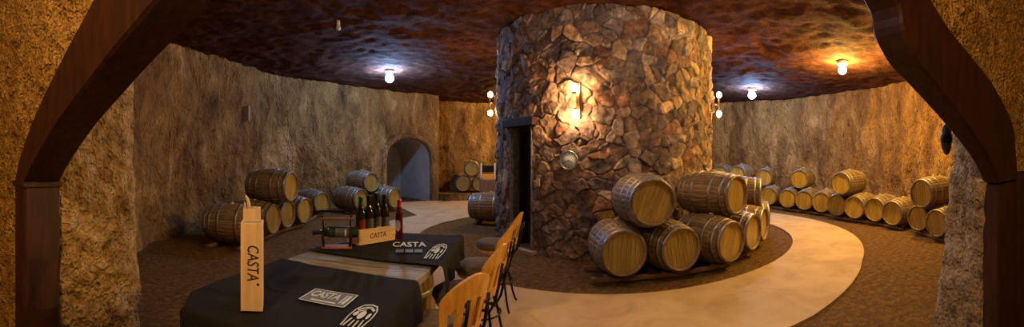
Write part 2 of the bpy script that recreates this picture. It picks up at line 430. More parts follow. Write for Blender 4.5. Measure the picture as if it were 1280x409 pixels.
# stone column with flagstones
rs = np.random.RandomState(4)
NP_, NZc = 980, 300
dg = np.linspace(-180, 180, NP_, endpoint=False); zc = np.linspace(-.03, 4.0, NZc)
PH, ZZ = np.meshgrid(dg, zc, indexing='ij'); PH = PH.ravel(); ZZ = ZZ.ravel(); t = np.radians(PH)
# points on the cylinder, warped, then nearest of jittered cell centres
cw, chh = .235, .185
ncol = int(round(2 * PI * RC / cw)); nrow = int(4.2 / chh) + 3
CYL = np.stack([np.cos(t) * RC, np.sin(t) * RC, ZZ], 1)
W1 = fbm(CYL * 2.2, 4, 31) * .085; W2 = fbm(CYL * 2.2 + 9, 4, 41) * .07
U = (t + PI) * RC + W1; Zw = ZZ + W2 + .3
jit = rs.rand(ncol, nrow, 2); cwid = 2 * PI * RC / ncol; wt = (rs.rand(ncol, nrow) - .5) * .13
gu = np.floor(U / cwid).astype(int); gz = np.floor(Zw / chh).astype(int)
best = np.full(len(U), 9.0); sec = np.full(len(U), 9.0); bid = np.zeros(len(U), int); bu = np.zeros(len(U)); bz_ = np.zeros(len(U))
for du in (-2, -1, 0, 1, 2):
    for dz in (-2, -1, 0, 1, 2):
        cu = gu + du; cz = np.clip(gz + dz, 0, nrow - 1); cm = cu % ncol
        pu = (cu + jit[cm, cz, 0]) * cwid; pz = (gz + dz + jit[cm, cz, 1]) * chh
        d_ = np.sqrt((U - pu) ** 2 + ((Zw - pz) * 1.2) ** 2) - wt[cm, cz]; idn = cm * 1000 + cz
        nb = d_ < best
        sec = np.where(nb, best, np.minimum(sec, np.where(idn == bid, 9, d_))); bid = np.where(nb, idn, bid); bu = np.where(nb, U - pu, bu); bz_ = np.where(nb, Zw - pz, bz_); best = np.where(nb, d_, best)
edge = sec - best
hid = _hash(bid, bid * 3 + 1, bid * 7 + 2, 5); hid2 = _hash(bid, bid * 5 + 1, bid + 9, 8); hid3 = _hash(bid, bid + 77, bid * 2, 12); hid4 = _hash(bid + 5, bid * 9, bid, 3)
prof = sstep(.0, .022, edge)
facet = (hid2 - .5) * .38 * bu + (hid4 - .5) * .38 * bz_                # each stone's face tilts its own way
crag = .016 * fbm(CYL * 7, 3, 51) + .007 * np.abs(vnoise(CYL * 23, 52))
Dd = prof * (.020 + .035 * hid * .9 + facet) + crag
RRc = RC - .04 + Dd
pal = np.array([(.22, .15, .12), (.28, .185, .145), (.34, .225, .165), (.20, .15, .145), (.30, .165, .115), (.32, .25, .215), (.42, .29, .19), (.17, .13, .125)])
vein = (.80 + .45 * np.clip(fbm(CYL * 5, 3, 71) + .3, -.6, 1.0))[:, None]
colr = pal[(hid3 * len(pal)).astype(int) % len(pal)] * (.8 + .4 * hid[:, None]) * vein
colr = colr + sstep(.55, .9, fbm(CYL * 9, 3, 77))[:, None] * np.array([(.22, .18, .14)])      # pale scars
mort = np.array([(.13, .095, .075)])
mixf = sstep(.001, .014, edge)[:, None]
colr = np.clip(mort * (1 - mixf) + colr * mixf, .01, .8)
V = np.stack([CX + np.cos(t) * RRc, CY + np.sin(t) * RRc, ZZ], 1)
# doorway facing the path on the column's left
vdir = math.degrees(math.atan2(-CY, -CX))                           # direction from column to camera (-103.5)
def col_hit(px):                                                     # angle on column where the ray of this picture column lands
    s, c = ray(px); b0 = CX * s + CY * c; disc = b0 * b0 - (CX * CX + CY * CY) + RC * RC
    tt = b0 - math.sqrt(disc); return math.degrees(math.atan2(c * tt - CY, s * tt - CX)), tt
DA = col_hit(640.5)[0]; DB = col_hit(665)[0]; DMID = (DA + DB) / 2; DHALF = abs(DB - DA) / 2 * PI / 180 * RC; DTOP = 2.06
def keep_col(cen, Fc):
    ph = np.degrees(np.arctan2(cen[:, 1] - CY, cen[:, 0] - CX)); dd = (ph - DMID + 180) % 360 - 180
    return ~((np.abs(np.radians(dd) * RC) < DHALF) & (cen[:, 2] < DTOP))
np_mesh('wall_column', V, grid(NP_, NZc, V, keep_col, wrap=True), M['flagstone'], tone=colr, label='round column clad in irregular brown flagstones', cat='column')

def col_frame(phd, r):    # matrix: local x tangent (right seen from outside), y inwards, z up
    a = math.radians(phd); n_ = Vector((math.cos(a), math.sin(a), 0)); tt = Vector((-math.sin(a), math.cos(a), 0))
    Mx = Matrix.Identity(4); Mx.col[0][:3] = tt; Mx.col[1][:3] = -n_; Mx.col[2][:3] = (0, 0, 1)
    Mx.col[3][:3] = (CX + n_.x * r, CY + n_.y * r, 0); return Mx
T = col_frame(DMID, RC)
dr = bpy.data.objects.new('door_1', None); COL.objects.link(dr); tag(dr, 'dark plank door recessed in the left of the stone column', 'door', kind='structure')
dr.matrix_world = T
h = DHALF
MB().box((-h - .02, .16, 0), (-h + .05, .5, DTOP)).box((h - .05, .16, 0), (h + .02, .5, DTOP)).box((-h, .16, DTOP - .06), (h, .5, DTOP + .02)).build('door_frame', M['dark_beam'], dr)
b_ = MB(); n_pl = 5
for i in range(n_pl):
    x0 = -h + .05 + (2 * h - .1) * i / n_pl; b_.box((x0 + .003, .30, .02), (x0 + (2 * h - .1) / n_pl - .003, .34, DTOP - .06), bev=.003)
b_.build('door_panel', M['door_wood'], dr)
MB().tube([(h - .12, .30, 1.0), (h - .12, .25, 1.0), (h - .12, .25, 1.12), (h - .12, .30, 1.12)], .009).build('door_handle', M['brass'], dr)
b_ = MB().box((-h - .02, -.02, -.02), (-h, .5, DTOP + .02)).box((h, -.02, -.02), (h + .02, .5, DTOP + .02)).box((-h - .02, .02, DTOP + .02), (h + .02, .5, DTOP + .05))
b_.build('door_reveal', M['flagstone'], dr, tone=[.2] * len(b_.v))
lin = MB().box((-h - .16, -.09, DTOP - .01), (h + .12, .12, DTOP + .13), bev=.012).build('door_lintel', M['dark_beam'], dr)
MB().box((-h - .1, -.08, -.02), (h + .1, .3, .05), bev=.01).build('door_step', M['concrete'], dr)

# ================================================================== ENTRANCE
INN = [(-2.1, 1.38), (-1.95, 1.49), (-1.67, 1.655), (-1.37, 1.79), (-1.15, 1.885), (-.93, 1.97), (-.6, 2.12), (0, 2.32), (.6, 2.28), (1.06, 2.06), (1.13, 1.94), (1.22, 1.86), (1.37, 1.80), (1.67, 1.67), (1.95, 1.53), (2.1, 1.42), (2.15, 1.37)]
OUT = [(-2.29, 1.36), (-2.18, 1.52), (-1.92, 1.743), (-1.56, 1.964), (-1.295, 2.107), (-1.05, 2.24), (-.7, 2.42), (0, 2.62), (.7, 2.48), (1.12, 2.22), (1.28, 2.14), (1.46, 2.06), (1.70, 2.00), (2.06, 1.91), (2.42, 1.73), (2.5, 1.56), (2.55, 1.37)]
def yf(x): return .727 + (x + 2.3) / 4.8 * .023
def yb(x): return .93 - (x + 2.1) / 4.25 * .10
def refine(L, k=4):
    out = []
    for i in range(len(L) - 1):
        p0 = L[max(i - 1, 0)]; p1 = L[i]; p2 = L[i + 1]; p3 = L[min(i + 2, len(L) - 1)]
        for j in range(k):
            t_ = j / k
            out.append(tuple(.5 * (2 * p1[q] + (-p0[q] + p2[q]) * t_ + (2 * p0[q] - 5 * p1[q] + 4 * p2[q] - p3[q]) * t_ ** 2 + (-p0[q] + 3 * p1[q] - 3 * p2[q] + p3[q]) * t_ ** 3) for q in (0, 1)))
    return out + [L[-1]]
inn, outc = refine(INN), refine(OUT)
arch = thing('wooden_arch', 'massive dark wooden arch and posts framing the view at both edges', 'arch', (0, .8, 0))
def archbeam(i0, i1):
    b_ = MB(); vs = []
    for k in range(i0, i1 + 1):
        (xi, zi), (xo, zo) = inn[k], outc[k]; f0, f1 = yf(xi) - .02 - .8, yb(xi) - .8
        c = .012
        dx, dz = xo - xi, zo - zi; L = math.hypot(dx, dz); dx /= L; dz /= L
        vs += [(xi + dx * c, f0, zi + dz * c), (xo, f0, zo), (xo, f1, zo), (xi + dx * c, f1, zi + dz * c), (xi, f1 - c, zi), (xi, f0 + c, zi)]
    n_ = i1 - i0 + 1; fs = [tuple(range(6)), tuple(range(6 * n_ - 1, 6 * n_ - 7, -1))]
    for k in range(n_ - 1):
        for i in range(6):
            j = (i + 1) % 6; fs.append((k * 6 + i, (k + 1) * 6 + i, (k + 1) * 6 + j, k * 6 + j))
    b_.add(vs, fs, False); return b_
mid = len(inn) // 2
archbeam(0, mid).build('arch_beam', M['dark_beam'], arch); archbeam(mid, len(inn) - 1).build('arch_beam', M['dark_beam'], arch)
MB().box((-2.29, yf(-2.2) - .02 - .8, 0), (-2.1, yb(-2.1) - .8, 1.355), bev=.012).build('post', M['dark_beam'], arch)
MB().box((2.15, yf(2.3) - .02 - .8, 0), (2.55, yb(2.15) - .8, 1.355), bev=.012).build('post', M['dark_beam'], arch)
MB().box((2.565, yf(2.3) - .03 - .8, 0), (2.95, yb(2.15) - .8, 1.42), bev=.012).build('post', M['dark_beam'], arch)
MB().box((-2.31, yf(-2.2) - .03 - .8, 1.34), (-2.09, yb(-2.1) - .79, 1.375), bev=.006).build('post_cap', M['dark_beam'], arch)

def rough_sheet(name, P, nrm, amp, sc_, mat, keep=None, nu=0, nv=0, seed=1, label=None, flip=False):
    D_ = amp * fbm(P * sc_, 3, seed); V_ = P + nrm * D_[:, None]
    return np_mesh(name, V_, grid(nu, nv, V_, keep, flip=flip), mat, label=label, cat='wall')
ox = np.array([p[0] for p in outc]); oz = np.array([p[1] for p in outc]) - .03
def keep_plaster(cen, Fc):
    hgt = np.interp(cen[:, 0], ox, oz, left=-9, right=-9)
    inpost = (cen[:, 0] > -2.27) & (cen[:, 0] < 2.53)
    return ~((cen[:, 2] < hgt) | (inpost & (cen[:, 2] < 1.3)))
nu, nv = 520, 270
X, Zp = np.meshgrid(np.linspace(-3.1, 3.1, nu), np.linspace(0, 3.2, nv), indexing='ij'); X = X.ravel(); Zp = Zp.ravel()
rough_sheet('wall_entrance', np.stack([X, .727 + (X + 2.3) / 4.8 * .023 + .01, Zp], 1), np.array([0, -1., 0]), .022, 19, M['plaster'], keep_plaster, nu, nv, 3, 'yellow roughcast plaster wall around the wooden arch')
def pillar(name, base, top, mat, label, seed):
    """plan polylines at floor and head height -> rough rounded stone jamb"""
    def res(L, n_):
        L = refine(L, 3); A = np.array(L); s_ = np.r_[0, np.cumsum(np.hypot(*np.diff(A, axis=0).T))]; q = np.linspace(0, s_[-1], n_)
        return np.stack([np.interp(q, s_, A[:, 0]), np.interp(q, s_, A[:, 1])], 1)
    nu, nv = 90, 260; B_, T_ = res(base, nu), res(top, nu); zs = np.linspace(-.02, 3.9, nv)
    k = sstep(0, 1.9, zs)[None, :, None]
    P = B_[:, None, :] * (1 - k) + T_[:, None, :] * k
    P = np.concatenate([P, np.broadcast_to(zs[None, :, None], (nu, nv, 1))], 2).reshape(-1, 3)
    c = np.array([0, 1.2]); nr = np.zeros_like(P); nr[:, 0] = -np.sign(P[:, 0]); 
    D_ = .03 * fbm(P * 6, 3, seed) + .014 * fbm(P * 19, 2, seed + 5)
    V_ = P + nr * D_[:, None]
    np_mesh(name, V_, grid(nu, nv, V_), mat, label=label, cat='wall')
pillar('wall_left_jamb', [(-2.5, .80), (-2.16, .90), (-2.12, 1.2), (-2.16, 1.5), (-2.45, 1.72), (-3.1, 1.75)], [(-2.5, .80), (-2.14, .92), (-2.22, 1.25), (-2.36, 1.58), (-2.6, 1.75), (-3.1, 1.75)], M['pillar_ochre'], 'rough stone jamb left of the view beside the wooden post', 61)
pillar('wall_right_jamb', [(2.9, .78), (2.18, .80), (2.2, 1.0), (2.29, 1.24), (2.7, 1.22), (3.3, .95)], [(2.9, .78), (2.18, .80), (2.30, 1.0), (2.46, 1.16), (2.8, 1.16), (3.3, .95)], M['pillar_stone'], 'rough grey stone jamb right of the view beside the wooden post', 67)
tag(MB().box((-2.7, .96, 2.8), (3.0, 1.5, 3.95)).build('wall_lintel', M['pillar_stone']), 'rock above the entrance opening', 'wall', kind='structure')
# passage the photographer stands in
tag(MB().box((-3.2, -3.1, 0), (-3.0, .74, 3.2)).build('wall_passage_left', M['plaster']), 'plaster side wall of the entrance passage, left of the viewer', 'wall', kind='structure')
tag(MB().box((3.0, -3.1, 0), (3.2, .74, 3.2)).build('wall_passage_right', M['plaster']), 'plaster side wall of the entrance passage, right of the viewer', 'wall', kind='structure')
tag(MB().box((-3.2, -3.2, 0), (3.2, -3.0, 3.2)).build('wall_passage_back', M['plaster']), 'plaster end wall of the entrance passage behind the viewer', 'wall', kind='structure')
tag(MB().box((-3.2, -3.2, 3.15), (3.2, .9, 3.3)).build('ceiling_passage', M['plaster']), 'plaster ceiling of the entrance passage', 'ceiling', kind='structure')

# ================================================================== BARRELS
BL, BR, BE = .93, .345, .283
def rb(x): return BR - (BR - BE) * (abs(x) / (BL / 2)) ** 1.9
rnd = random.Random(3)
NS = 30
def stave_mesh():
    b_ = MB(); tone = []; xs = [-BL / 2 + BL * k / 16 for k in range(17)]
    xs = [-BL / 2, -BL / 2 + .012] + xs[1:-1] + [BL / 2 - .012, BL / 2]
    for i in range(NS):
        t0 = 2 * PI * i / NS; t1 = 2 * PI * (i + 1) / NS; tv = rnd.uniform(.72, 1.25); warm = rnd.uniform(.92, 1.06)
        vs = []; 
        for x in xs:
            r = rb(x) - (.006 if abs(x) == BL / 2 else 0)
            for tt, dr_ in ((t0 + .004, -.003), (t0 + .02, 0), ((t0 + t1) / 2, .0015), (t1 - .02, 0), (t1 - .004, -.003)):
                vs.append((x, math.cos(tt) * (r + dr_), math.sin(tt) * (r + dr_)))
        n_ = len(xs); fs = []
        for k in range(n_ - 1):
            for j in range(4): fs.append((k * 5 + j, k * 5 + j + 1, (k + 1) * 5 + j + 1, (k + 1) * 5 + j))
        # inner side of the chime at both ends
        for e, sgn in ((0, 1), (n_ - 1, -1)):
            o = len(vs); x = xs[e]
            for xx, rr in ((x, BE - .026), (x + sgn * .05, BE - .030)):
                for tt in (t0, (t0 + t1) / 2, t1): vs.append((xx, math.cos(tt) * rr, math.sin(tt) * rr))
            fs += [(e * 5, e * 5 + 2, o + 1, o), (e * 5 + 2, e * 5 + 4, o + 2, o + 1), (o, o + 1, o + 4, o + 3), (o + 1, o + 2, o + 5, o + 4)]
        b_.add(vs, fs, True)
        # wine-stained middle belongs to the wood: slight reddening by stave only
        tone += [(tv * warm, tv, tv * (2 - warm) * .97)] * len(vs)
    return b_, tone
def head_mesh(sgn):
    b_ = MB(); tone = []; R_ = BE - .024; x = sgn * (BL / 2 - .035); nb = 9
    for i in range(nb):
        y0 = -R_ + 2 * R_ * i / nb; y1 = y0 + 2 * R_ / nb; tv = rnd.uniform(.82, 1.12)
        n_ = 10; top = []; bot = []
        for k in range(n_ + 1):
            y = y0 + .0015 + (y1 - y0 - .003) * k / n_; hh = math.sqrt(max(0, R_ * R_ - y * y)); top.append((y, hh)); bot.append((y, -hh))
        ring = bot + top[::-1]
        vs = [(x, y, z) for y, z in ring] + [(x - sgn * .006, y, z) for y, z in ring]; m_ = len(ring)
        fs = [tuple(range(m_)) if sgn > 0 else tuple(range(m_ - 1, -1, -1))] + [(j, (j + 1) % m_, m_ + (j + 1) % m_, m_ + j) for j in range(m_)]
        b_.add(vs, fs, False); tone += [tv] * len(vs)
    b_.lathe([(R_, x - sgn * .009), (R_, x - sgn * .02)], 32, axis='x', smooth=False); tone += [.6] * 64
    return b_, tone
def hoop_mb(xc, wd):
    b_ = MB(); a0, a1 = xc - wd / 2, xc + wd / 2
    b_.lathe([(rb(a0) + .0005, a0), (rb(a0) + .0042, a0 + .001), (rb(xc) + .0045, xc), (rb(a1) + .0042, a1 - .001), (rb(a1) + .0005, a1)], 48, axis='x', cap=False)
    b_.box((xc - wd * .35, -.02, rb(xc) + .003), (xc + wd * .35, .02, rb(xc) + .0065))
    return b_
def make_barrel():
    root = thing('wine_barrel', 'x', 'barrel')
    body = bpy.data.objects.new('body', None)
    sb, tn = stave_mesh(); o = sb.build('staves', M['stave'], root, tone=tn)
    bpy.data.objects.remove(body)
    for s in (1, -1):
        hb, tn = head_mesh(s); hb.build('barrel_head', M['head'], root, tone=tn)
    for xc, wd in ((.437, .052), (.335, .040), (.165, .042), (-.165, .042), (-.335, .040), (-.437, .052)):
        hoop_mb(xc, wd).build('hoop', M['hoop'], root)
    MB().lathe([(.032, BR - .01), (.034, BR + .010), (.028, BR + .022)], 18).build('bung', M['bung'], root)
    for c in root.children: c.location = (0, 0, BR)
    return root
proto = make_barrel(); used = [False]
BARS = []
def put_barrel(cx_, cy_, zc, nx_, ny_, s, label, group, roll=None):
    o = proto if not used[0] else dup(proto)
    used[0] = True
    yaw = math.atan2(ny_, nx_)
    o.location = (cx_, cy_, zc - BR * s); o.scale = (s, s, s); o.rotation_euler = (0, 0, yaw)
    r = roll if roll is not None else rnd.uniform(-.35, .35)
    for c in o.children:   # turn each about its own axis
        c.rotation_euler = (r, 0, 0)
    if group: o['group'] = group
    o['label'] = label; BARS.append((cx_, cy_, zc, s, nx_, ny_)); return o
RACK = .055
LOWS = []
def low_spec(px, py, ry, label, group, side, turn=0.0, smax=1.0, d=None):
    """head centre at (px,py), head half height ry pixels; side=+1 faces the column, -1 faces away from it"""
    s = smax
    if d is None:
        for _ in range(8):
            zc = BR * s + RACK; d = dist_for(py, zc); s = min(smax, max(.86, ry * d / (BE * F)))
    hx, hy = at(px, d); nx_, ny_ = (CX - hx, CY - hy)
    yaw = math.atan2(side * ny_, side * nx_) + math.radians(turn)
    return [hx - math.cos(yaw) * BL / 2 * s, hy - math.sin(yaw) * BL / 2 * s, yaw, s, label, group]
def relax(row, tie=.02, it=400):
    """push neighbouring barrels of a row just clear of one another"""
    P0 = [tuple(r[:3]) for r in row]
    for k in range(it):
        for i in range(len(row)):
            for j in range(i + 1, len(row)):
                A_, B_ = row[i], row[j]
                if math.hypot(A_[0] - B_[0], A_[1] - B_[1]) > 1.2: continue
                worst = 0; wp = None
                for u in (-.46, -.3, -.15, 0, .15, .3, .46):
                    for v in (-.46, -.3, -.15, 0, .15, .3, .46):
                        ax, ay = A_[0] + math.cos(A_[2]) * u * A_[3], A_[1] + math.sin(A_[2]) * u * A_[3]
                        bx, by = B_[0] + math.cos(B_[2]) * v * B_[3], B_[1] + math.sin(B_[2]) * v * B_[3]
                        dd = math.hypot(ax - bx, ay - by); pen = rb(u) * A_[3] + rb(v) * B_[3] + .006 - dd
                        if pen > worst: worst = pen; wp = (u, v, (ax - bx) / (dd + 1e-6), (ay - by) / (dd + 1e-6))
                if wp:
                    u, v, ex, ey = wp; h = worst * .25
                    A_[0] += ex * h; A_[1] += ey * h; B_[0] -= ex * h; B_[1] -= ey * h
                    A_[2] += (math.cos(A_[2]) * ey - math.sin(A_[2]) * ex) * u * h * 3; B_[2] -= (math.cos(B_[2]) * ey - math.sin(B_[2]) * ex) * v * h * 3
        if k < it * .6:
            for r, p in zip(row, P0):
                for q in (0, 1, 2): r[q] += (p[q] - r[q]) * tie
    out = []
    for x, y, yaw, s, label, group in row:
        put_barrel(x, y, BR * s + RACK, math.cos(yaw), math.sin(yaw), s, label, group)
        out.append((x, y, math.cos(yaw), math.sin(yaw), s, BR * s + RACK))
    return out
def high_barrel(px, py, label, group, side, s=1.0, turn=0.0, d=None, slide=True):
    d = d or dist_for(py, 1.0 - (1 - s) * .9); hx, hy = at(px, d); nx_, ny_ = (CX - hx, CY - hy); yaw = math.atan2(side * ny_, side * nx_) + math.radians(turn)
    nx_, ny_ = math.cos(yaw), math.sin(yaw)
    cx_, cy_ = hx - nx_ * BL / 2 * s, hy - ny_ * BL / 2 * s
    # slide sideways so that it rests between the nearest two below
    best2 = sorted([b for b in BARS if b[2] < .8], key=lambda b: math.hypot(b[0] - cx_, b[1] - cy_))[:2]
    lats = [((b[0] - cx_) * -ny_ + (b[1] - cy_) * nx_) for b in best2]
    if not slide: pass
    elif len(lats) == 2 and lats[0] * lats[1] < 0 or min(abs(l) for l in lats) < .2:
        sh = sum(lats) / 2; sh = max(-.2, min(.2, sh)); cx_ += -ny_ * sh; cy_ += nx_ * sh
    z = 0
    for (bx, by, bz, bs, bnx, bny) in BARS:
        if bz > .8 or math.hypot(bx - cx_, by - cy_) > 1.1: continue
        for u in (-.46, -.3, -.15, 0, .15, .3, .46):
            for v in (-.46, -.3, -.15, 0, .15, .3, .46):
                lat = math.hypot(cx_ + nx_ * u * s - bx - bnx * v * bs, cy_ + ny_ * u * s - by - bny * v * bs); rr = rb(u) * s + rb(v) * bs
                if lat < rr: z = max(z, bz + math.sqrt(rr * rr - lat * lat))
    z = z + .008 if z else .99
    if 0: print('HIGH', label[:40], round(z, 2), 'py', round(HY + (CAMZ - z) * F / math.hypot(cx_ + nx_ * .46, cy_ + ny_ * .46), 1), 'want', py)
    return put_barrel(cx_, cy_, z, nx_, ny_, s, label, group)

GL, GR, GC = 'barrels along the left wall', 'barrels along the right wall', 'barrels stacked against the column'
L_ = lambda px, py, ry, nm, turn, sm=1.0, d=None: low_spec(px, py, ry, nm, GL, 1, turn, sm, d)
left_low = relax([L_(323, 281, 21, 'near end oak barrel of the left wall row, lying behind the pine boxes', -6),
                  L_(343, 274, 18.5, 'second oak barrel in the left wall row, just right of the pine boxes', -9, .97),
                  L_(361, 268, 17.5, 'third oak barrel in the left wall row, under the raised barrel', -9, .97),
                  L_(382, 263.5, 16, 'fourth oak barrel in the left wall row, its yellow head fully seen', -9, .97),
                  L_(403, 253.5, 13.5, 'dim oak barrel with amber head, directly behind the bottle cradle', -9, .95)])
left_low2 = relax([L_(452, 249.5, 13.5, 'oak barrel lying behind the four dark bottles, below a raised barrel', -2, 1),
                   L_(494, 247.5, 13.3, 'right-hand oak barrel of the left wall, just above the rose bottle', 8, 1)])
high_barrel(371, 231.5, 'oak barrel raised on top of the left wall row near the pine boxes', GL, 1, turn=-9)
high_barrel(464, 223, 'oak barrel raised above the four dark wine bottles', GL, 1, s=.97, turn=-5)
names_r = ['first oak barrel low in the right wall row, nearest the column stack', 'second oak barrel from the left in the right wall row', 'third low oak barrel of the right wall row, below a raised one',
           'fourth oak barrel from the left in the right wall row', 'fifth low oak barrel of the right wall row', 'sixth low oak barrel of the right row, under the middle raised one',
           'seventh low oak barrel of the right row, right of the middle raised one', 'eighth low oak barrel of the right wall row, last before the gap',
           'low oak barrel after the gap in the right row, under the last raised one', 'low oak barrel at the far right, touching the grey stone jamb']
SPEC_R = [(960.6, 245.7, 11, 10), (985.6, 248.6, 11.5, 13), (1004.6, 250.7, 13, 15), (1025.7, 253, 13.3, 17), (1045.7, 256.9, 13, 19), (1067.7, 259.5, 14.5, 22), (1092, 262.4, 14.5, 23), (1114.6, 266.8, 15, 23), (1146.9, 273, 15.5, 25), (1169.7, 279.4, 16.5, 26)]
rr_ = relax([low_spec(px, py, ry, nm, GR, 1, tn + 11, .93) for (px, py, ry, tn), nm in zip(SPEC_R, names_r)])
right_low = rr_
for px, py, tn, dd_, nm in ((955, 219, 12, 12.5, 'raised oak barrel at the left of the right wall row, close to the column stack'), (996.7, 222.8, 14, 11.4, 'raised oak barrel on the right wall row, second from the column stack'),
                   (1056.8, 229.6, 20, None, 'raised oak barrel alone on the middle of the right wall row'), (1158.6, 238.4, 25, 7.2, 'raised oak barrel at the right end beside the grey stone jamb')):
    high_barrel(px, py, nm, GR, 1, s=.93, turn=tn + 9, slide=px > 990, d=dd_)
far_low = relax([low_spec(px, 243.5, 10, 'far oak barrel on the floor hidden behind the column stack', GR, 1, 8, 1.0, d) for px, d in ((890, 13.6), (912, 13.2), (934, 12.8))])
high_barrel(893, 214, 'far raised oak barrel peeping beside the right edge of the column', GR, 1, s=1.02, d=13.4, turn=5)
high_barrel(914, 213, 'far raised dark oak barrel half hidden behind the column stack', GR, 1, s=1.02, d=13.0, turn=5)
names_c = ['front left oak barrel of the column stack, its big head facing the path', 'second floor barrel of the column stack, with dark amber head', 'third floor barrel of the column stack, seen at an angle',
           'fourth floor barrel of the column stack, narrow oval head', 'last floor barrel seen in the column stack, its head nearly edge-on']
SPEC_C = [(790, 316.9, 29, 4, None), (856.5, 310.6, 27, 0, None), (911.8, 303, 26, 4, None), (938.5, 294, 23, 2, 5.98), (955, 283.6, 21, 0, 6.65)]
rowc = [low_spec(px, py, ry, nm, GC, -1, tn, .97, d) for (px, py, ry, tn, d), nm in zip(SPEC_C, names_c)]
for ph, nm in ((-29, 'floor barrel of the column stack hidden behind its last visible neighbour'), (-14.5, 'rearmost floor barrel of the column stack')):
    x, y = ringp(ph, 2.85); rowc.append([x, y, math.radians(ph), .97, nm, GC])
col_low = relax(rowc, tie=.03)
high_barrel(827.4, 252.4, 'raised front oak barrel of the column stack, nearest the clock', GC, -1, d=4.72, turn=2)
high_barrel(923, 247.4, 'raised second oak barrel of the column stack, broad hooped side showing', GC, -1, d=5.72, turn=3)
high_barrel(952, 232, 'raised rear oak barrel of the column stack, behind the hooped one', GC, -1, s=.92, d=7.2)
# lone barrel behind the column, lying across the view
x_, y_ = at(613, 9.2); back = put_barrel(x_, y_, BR + RACK, -.97, .25, 1.0, 'lone grey oak barrel lying on chocks at the left edge of the column', None, roll=.2)
# three small barrels on the ledge
for px, py, nm in ((579, 230.5, 'left of the two lower barrels on the far ledge'), (600, 230.5, 'right of the two lower barrels on the far ledge')):
    d = 14.6; x_, y_ = at(px, d); nx_, ny_ = -x_ / d, -y_ / d; s = .93
    put_barrel(x_ - nx_ * .4, y_ - ny_ * .4, .275 + BR * s, nx_, ny_, s, nm, 'barrels on the far ledge')
d = 14.6; x_, y_ = at(590, d); s = .93
lo = BARS[-2:]; sep = math.hypot(lo[0][0] - lo[1][0], lo[0][1] - lo[1][1]) / 2
put_barrel(x_ + .4 * x_ / d, y_ + .4 * y_ / d, lo[0][2] + .015 + math.sqrt(max(.01, (2 * BR * s) ** 2 - sep ** 2)), -x_ / d, -y_ / d, s, 'top barrel resting on the two others on the far ledge', 'barrels on the far ledge')

# racks: two timber rails and chocks under each row
def rack(rows, label, ext=.35):
    C0 = Vector((rows[0][0], rows[0][1], 0)); root = thing('barrel_rack', label, 'rack', C0, 0, 'timber racks under the barrels')
    for off in (.27, -.27):
        pts = [Vector((x + nx_ * off * s, y + ny_ * off * s, 0)) - C0 for x, y, nx_, ny_, s, zc in rows]
        if len(pts) > 1:
            pts = [pts[0] + (pts[0] - pts[1]).normalized() * ext] + pts + [pts[-1] + (pts[-1] - pts[-2]).normalized() * .2]
        else:
            n_ = Vector((-rows[0][3], rows[0][2], 0)); pts = [pts[0] - n_ * .3, pts[0] + n_ * .3]
        b_ = MB()
        for p, q in zip(pts[:-1], pts[1:]):
            dd = q - p; L = dd.length; T_ = Matrix.Translation(p) @ Matrix.Rotation(math.atan2(dd.y, dd.x), 4, 'Z')
            b_.box((-.02, -.035, .015), (L + .02, .035, .066), T_, bev=.006)
        b_.build('rail', M['timber'], root)
    for x, y, nx_, ny_, s, zc in rows:
        for sd in (-1, 1):
            p = Vector((x + nx_ * .27 * s - ny_ * .15 * sd, y + ny_ * .27 * s + nx_ * .15 * sd, 0)) - C0
            T_ = Matrix.Translation(p) @ Matrix.Rotation(math.atan2(nx_ * sd, -ny_ * sd), 4, 'Z')
            MB().add([(-.04, -.03, .066), (.05, -.03, .066), (.05, .03, .066), (-.04, .03, .066), (.05, -.03, .105), (.05, .03, .105)],
                     [(3, 2, 1, 0), (0, 1, 4), (2, 3, 5), (1, 2, 5, 4), (0, 4, 5, 3)], False, T_).build('chock', M['timber'], root)
    return root
rack(left_low, 'low timber rack under the long left wall barrel row'); rack(left_low2, 'low timber rack under the two barrels behind the dark bottles')
rack(right_low[:8], 'low timber rack under the long right wall barrel row'); rack(right_low[8:], 'low timber rack under the two end barrels by the grey stone jamb')
rack(far_low, 'low timber rack under the far barrels behind the column stack'); rack(col_low, 'timber rack under the column stack, its pale rail end showing left')
bx, by, bz, bs, bnx, bny = [q for q in BARS if abs(q[0] - at(613, 9.2)[0]) < 1e-6][0]
rack([(bx, by, bnx, bny, bs, bz)], 'short timber rack under the lone grey barrel')

